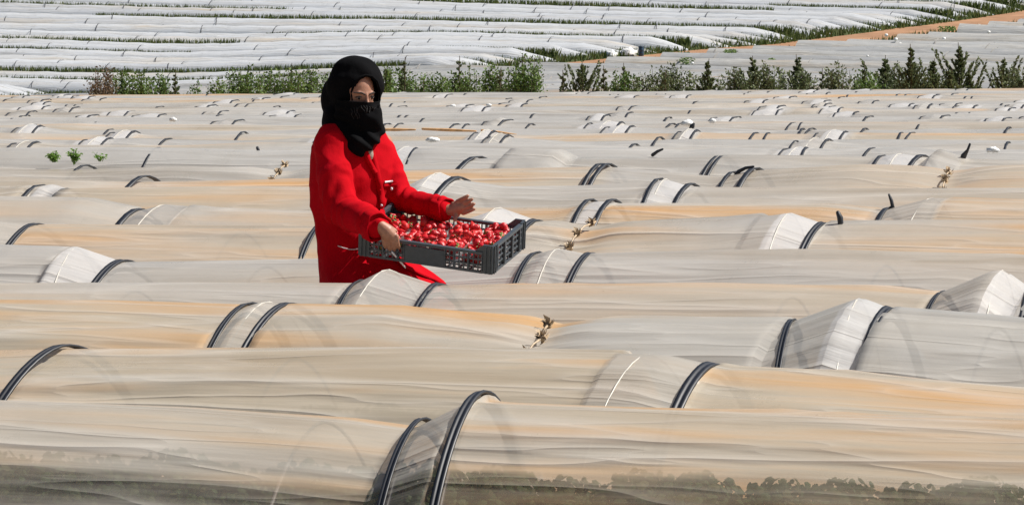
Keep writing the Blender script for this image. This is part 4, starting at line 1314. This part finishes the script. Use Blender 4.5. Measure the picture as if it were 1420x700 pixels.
me_c = bpy.data.meshes.new('cut'); me_c.from_pydata([tuple(v) for v in V], [], [list(range(nO)), list(range(2 * nO - 1, nO - 1, -1))] + [[i, nO + i, nO + (i + 1) % nO, (i + 1) % nO] for i in range(nO)])
bm = bmesh.new(); bm.from_mesh(me_c); bmesh.ops.recalc_face_normals(bm, faces=bm.faces); bm.to_mesh(me_c); bm.free()
so = bpy.data.objects.new('tmp', sm_); COL.objects.link(so); co_ = bpy.data.objects.new('cut', me_c); COL.objects.link(co_)
bo = so.modifiers.new('b', 'BOOLEAN'); bo.operation = 'DIFFERENCE'; bo.object = co_; bo.solver = 'EXACT'
dg = bpy.context.evaluated_depsgraph_get(); dg.update()
sm2 = bpy.data.meshes.new_from_object(so.evaluated_get(dg)); bpy.data.objects.remove(so); bpy.data.objects.remove(co_)
sb = BVHTree.FromPolygons([v.co.copy() for v in sm2.vertices], [tuple(p.vertices) for p in sm2.polygons])
def on_scarf(px, py, lift=.002):
    d = pdir(px, py).normalized(); r_ = sb.ray_cast(Vector((0, 0, ZC)), d)
    return (r_[0] if r_[0] is not None else Q(px, py, -.15)) - d * lift
scarf = pput('headscarf', sm2, M['scarf'])
# rolled edge of the hood and the top hem of the veil
g = MB(); pts = [on_scarf(x, y, .002) for x, y in [(488.5, 139), (487.5, 128), (491, 116), (498, 108), (507, 104.5), (516, 106), (523, 112.5), (527, 125), (526.5, 139)]]
g.tube(pts, [.004, .005, .006, .006, .005, .005, .005, .005, .004], 8); pput('hood_hem', g.mesh('hood_hem'), M['scarf'], scarf)
# veil: a sheet of cloth across the nose and cheeks
def veil_pt(a, t, o=0.0):
    u = -.008 - .150 * t - .012 * (1 - math.cos(a)) * (1 - t)
    rad = .108 + .018 * math.cos(a) ** 8 * math.exp(-((t - .16) / .22) ** 2) + .012 * math.sin(PI * min(1, t * 1.1)) - .012 * t + .006 * math.exp(-((t) / .03) ** 2)
    f_ = .0035 * math.sin(14 * (t * 1.6 + .5 * math.sin(a * 1.3)) + 2 * a) * min(1, t * 3) + .002 * math.sin(9 * a + 5 * t) * t
    return HC + (Rh * math.sin(a) * .90 + Fh * math.cos(a)) * (rad + f_ + o) + Uh * u
V = []; na, nt_ = 49, 29
for o_ in (0, .0035):
    for i in range(nt_):
        for k in range(na): V.append(veil_pt(-1.45 + 2.9 * k / (na - 1), i / (nt_ - 1), o_))
F1 = grid_faces(nt_, na)
g = MB(); g.add(V, np.vstack([F1, F1[:, ::-1] + nt_ * na, [(k, k + 1, nt_ * na + k + 1, nt_ * na + k) for k in range(na - 1)]]))
veil_me = g.mesh('veil')
vb = BVHTree.FromPolygons([v.co.copy() for v in veil_me.vertices], [tuple(p.vertices) for p in veil_me.polygons])
veil = pput('veil', veil_me, M['scarf'])
def on_scarf(px, py, lift=.002):
    d = pdir(px, py).normalized(); r_ = vb.ray_cast(Vector((0, 0, ZC)), d)
    return (r_[0] if r_[0] is not None else Q(px, py, -.15)) - d * lift
g = MB(); rb = random.Random(5)
for k in range(11):
    a = rb.uniform(-.5, .6); x = 487 + k * 3.6; y = 147 + abs(k - 5) * .8
    ln = rb.uniform(9, 19)
    for q in range(int(ln / 1.6)):
        xx = x + math.sin(a) * q * 1.6 + .8 * math.sin(q * .9 + k); yy = y + q * 1.6
        if yy > 172 or xx > 528: continue
        g.ball(on_scarf(xx, yy, .001), .0022, nu=4, nv=6)
pput('bead_embroidery', g.mesh('bead_embroidery'), M['beads'], veil)

# ---- crate
crate = empty('crate', CO - Nn * CH)
tag(crate, 'dark grey slatted plastic crate full of strawberries, held by the woman in red', 'crate')
mw = Matrix((( Lh.x, Sd.x, Nn.x, CO.x - Nn.x * CH), (Lh.y, Sd.y, Nn.y, CO.y - Nn.y * CH), (Lh.z, Sd.z, Nn.z, CO.z - Nn.z * CH), (0, 0, 0, 1)))
crate.matrix_world = mw
def cput(name, mb, mat='crate', smooth=False, parent=None): 
    o = mb.build(name, M[mat], parent or crate, smooth); return o
T_ = .008; LOW = CH - .030
def wall(length, axis, pos, nx, panel=None, grid=3, low=True, outer=1):
    """slatted wall made of rails and bars; axis 0 along x, 1 along y; local z up from 0"""
    g = MB()
    def bar(a0, a1, z0, z1, th=T_, o=0):
        c = (a0 + a1) / 2; s_ = a1 - a0; zc = (z0 + z1) / 2
        if axis == 0: g.box((c, pos + o * outer, zc), (s_, th, z1 - z0))
        else: g.box((pos + o * outer, c, zc), (th, s_, z1 - z0))
    e = .045; topz = LOW if low else CH - .004
    bar(e, length - e, topz - .012, topz, T_ + .010)          # rolled rim
    bar(e, length - e, .0, .010, T_ + .003)
    zs = np.linspace(.010, topz - .012, grid + 2)[1:-1]
    for z in zs: bar(e, length - e, z - .0035, z + .0035, T_ - .001)
    n_ = nx
    for i in range(n_ + 1):
        a = e + (length - 2 * e) * i / n_
        if panel and panel[0] < a < panel[1]: continue
        major = i % 3 == 0
        wv = .007 if major else .005
        bar(max(e, a - wv / 2), min(length - e, a + wv / 2), .0102, topz - .0122, T_ + (.012 if major else -.003))
    if panel:
        bar(panel[0], panel[1], .0104, topz - .0202, T_ + .0015)
        bar(panel[0] - .004, panel[0] - .0002, .0106, topz - .0124, T_ + .008); bar(panel[1] + .0002, panel[1] + .004, .0106, topz - .0124, T_ + .008)
        for t in (.33, .66):
            a = panel[0] + (panel[1] - panel[0]) * t; bar(a - .002, a + .002, topz - .0200, topz - .0124, T_ + .006)
    return g
cput('long_side', wall(LX, 0, T_ / 2, 24, (.205, .385), 2, True, -1))
cput('long_side', wall(LX, 0, LY - T_ / 2, 24, None, 2, True, 1))
def short(pos, outer):
    g = wall(LY, 1, pos, 10, None, 3, False, outer)
    return g
cput('short_side', short(T_ / 2, -1)); cput('short_side', short(LX - T_ / 2, 1))
for cx_, cy_ in ((0, 0), (LX, 0), (0, LY), (LX, LY)):
    g = MB(); sx = 1 if cx_ == 0 else -1; sy = 1 if cy_ == 0 else -1
    g.box((cx_ + sx * .0228, cy_ + sy * (T_ / 2 + .0005), CH / 2 + .001), (.0444, T_ + .003, CH)); g.box((cx_ + sx * (T_ / 2 + .0004), cy_ + sy * .0270, CH / 2 + .0006), (T_ + .002, .0352, CH - .002))
    g.box((cx_ + sx * .020, cy_ + sy * .020, CH + .003), (.046, .046, .0035)) if False else None
    # sloping shoulder down to the lower rim
    g.add([(cx_ + sx * .0445, cy_ + sy * .0004, LOW), (cx_ + sx * .0445, cy_ + sy * .0004, CH), (cx_ + sx * .080, cy_ + sy * .0004, LOW),
           (cx_ + sx * .0445, cy_ + sy * .0115, LOW), (cx_ + sx * .0445, cy_ + sy * .0115, CH), (cx_ + sx * .080, cy_ + sy * .0115, LOW)],
          [(0, 1, 2, 2), (3, 5, 4, 4), (0, 3, 4, 1), (1, 4, 5, 2), (0, 2, 5, 3)])
    for t in (.012, .030):
        g.box((cx_ + sx * t, cy_ - sy * .0035, CH / 2), (.004, .007, CH - .004)); g.box((cx_ - sx * .0035, cy_ + sy * t, CH / 2), (.007, .004, CH - .004))
    cput('corner_post', g)
g = MB()
for i in range(13): g.box((.01 + (LX - .02) * i / 12, LY / 2, .004), (.010, LY - .02, .006))
for i in range(9): g.box((LX / 2, .012 + (LY - .024) * i / 8, .0045), (LX - .02, .010, .0052))
cput('base', g)

# punnets and berries
rb = random.Random(21)
bmb = MB()
bmb.ball((0, 0, 0), (.0152, .0148, .0205), nu=10, nv=12, fn=lambda a, b, c: (1 - .02 * (1 - c)) * (1 - .42 * math.sqrt(a * a + b * b) * max(0, .5 - c)) * (1 + .04 * math.sin(4 * a) * math.cos(3 * b)))
bme = bmb.mesh('flesh')
cmb = MB()
for k in range(6):
    a = k * PI / 3
    cmb.add([(0, 0, .0200), (math.cos(a) * .010 - math.sin(a) * .004, math.sin(a) * .010 + math.cos(a) * .004, .0195), (math.cos(a) * .0160, math.sin(a) * .0160, .0165), (math.cos(a) * .010 + math.sin(a) * .004, math.sin(a) * .010 - math.cos(a) * .004, .0195)], [(0, 1, 2, 3)])
cme = cmb.mesh('calyx')
first = True
ex = {}
nbx = 0
PW, PL_ = (LY - .03) / 2, (LX - .03) / 4
for iy in range(2):
    for ix in range(4):
        x0 = .015 + ix * PL_; y0 = .015 + iy * PW
        g = MB()
        zt = .078; in_ = .010
        a0, a1, b0, b1 = x0 + .003, x0 + PL_ - .003, y0 + .003, y0 + PW - .003
        prof = [(a0 + in_, a1 - in_, b0 + in_, b1 - in_, .012), (a0, a1, b0, b1, zt), (a0 - .001, a1 + .001, b0 - .001, b1 + .001, zt + .001)]
        V = []
        for (p0, p1, q0, q1, z) in prof: V += [(p0, q0, z), (p1, q0, z), (p1, q1, z), (p0, q1, z)]
        V += [(p0 + .0, q0, z) for (p0, p1, q0, q1, z) in ()]
        g.add(V, grid_faces(3, 4, True))
        g.add(V[:4], [(0, 1, 2, 3)])
        if (ix + iy) % 2 == 0:      # lid ajar, catching the light
            lz = zt + .010
            g.add([(a0, b1, zt + .004), (a1, b1, zt + .004), (a1, b1 - .05, zt + .030), (a0, b1 - .05, zt + .026)], [(0, 1, 2, 3)])
        me = g.mesh('punnet'); me.transform(mw)
        o = link('punnet', me, M['punnet'], None, False)
        tag(o, 'clear plastic punnet of strawberries, %s in the %s row of the crate' % (['leftmost', 'second from left', 'third from left', 'rightmost'][ix], ['near', 'far'][iy]), 'punnet', 'punnets in the crate')
        for lay, zz in ((0, .045), (1, .070), (2, .086)):
            nx_, ny_ = (4, 5) if lay < 2 else (3, 4)
            if lay == 0: nx_, ny_ = 4, 2
            for i in range(nx_):
                for j in range(ny_):
                    if (lay == 2 and rb.random() < .5) or (lay == 1 and rb.random() < .12): continue
                    x = a0 + .016 + (a1 - a0 - .032) * (i + .5 * (j % 2) * .6) / max(1, nx_ - .6) + rb.uniform(-.003, .003)
                    y = b0 + .016 + (b1 - b0 - .032) * j / (ny_ - 1) + rb.uniform(-.003, .003)
                    if lay == 0 and iy == 1: continue
                    rt = empty('strawberry', (0, 0, 0))
                    lm = Matrix.Translation((x, y, zz + rb.uniform(-.004, .005))) @ Euler((rb.uniform(.7, 2.4), rb.uniform(-.6, .6), rb.uniform(0, 6.3))).to_matrix().to_4x4()
                    s_ = rb.uniform(1.0, 1.42)
                    rt.matrix_world = mw @ lm @ Matrix.Scale(s_, 4)
                    rt.empty_display_size = .01
                    tag(rt, 'ripe red strawberry heaped with the others in the grey crate', 'strawberry', 'strawberries in the crate')
                    o = link('flesh', bme, M['berry'], rt)
                    if rb.random() < .3: link('calyx', cme, M['calyx'], rt, False)
                    nbx += 1
print('berries', nbx)
rt = empty('strawberry'); rt.matrix_world = Matrix.Translation(pc + hn * .036 + hd * .012) @ Euler((1.3, .3, .4)).to_matrix().to_4x4()
tag(rt, 'single strawberry lying in the woman\'s open hand', 'strawberry')
link('flesh', bme, M['berry'], rt); link('calyx', cme, M['calyx'], rt, False)
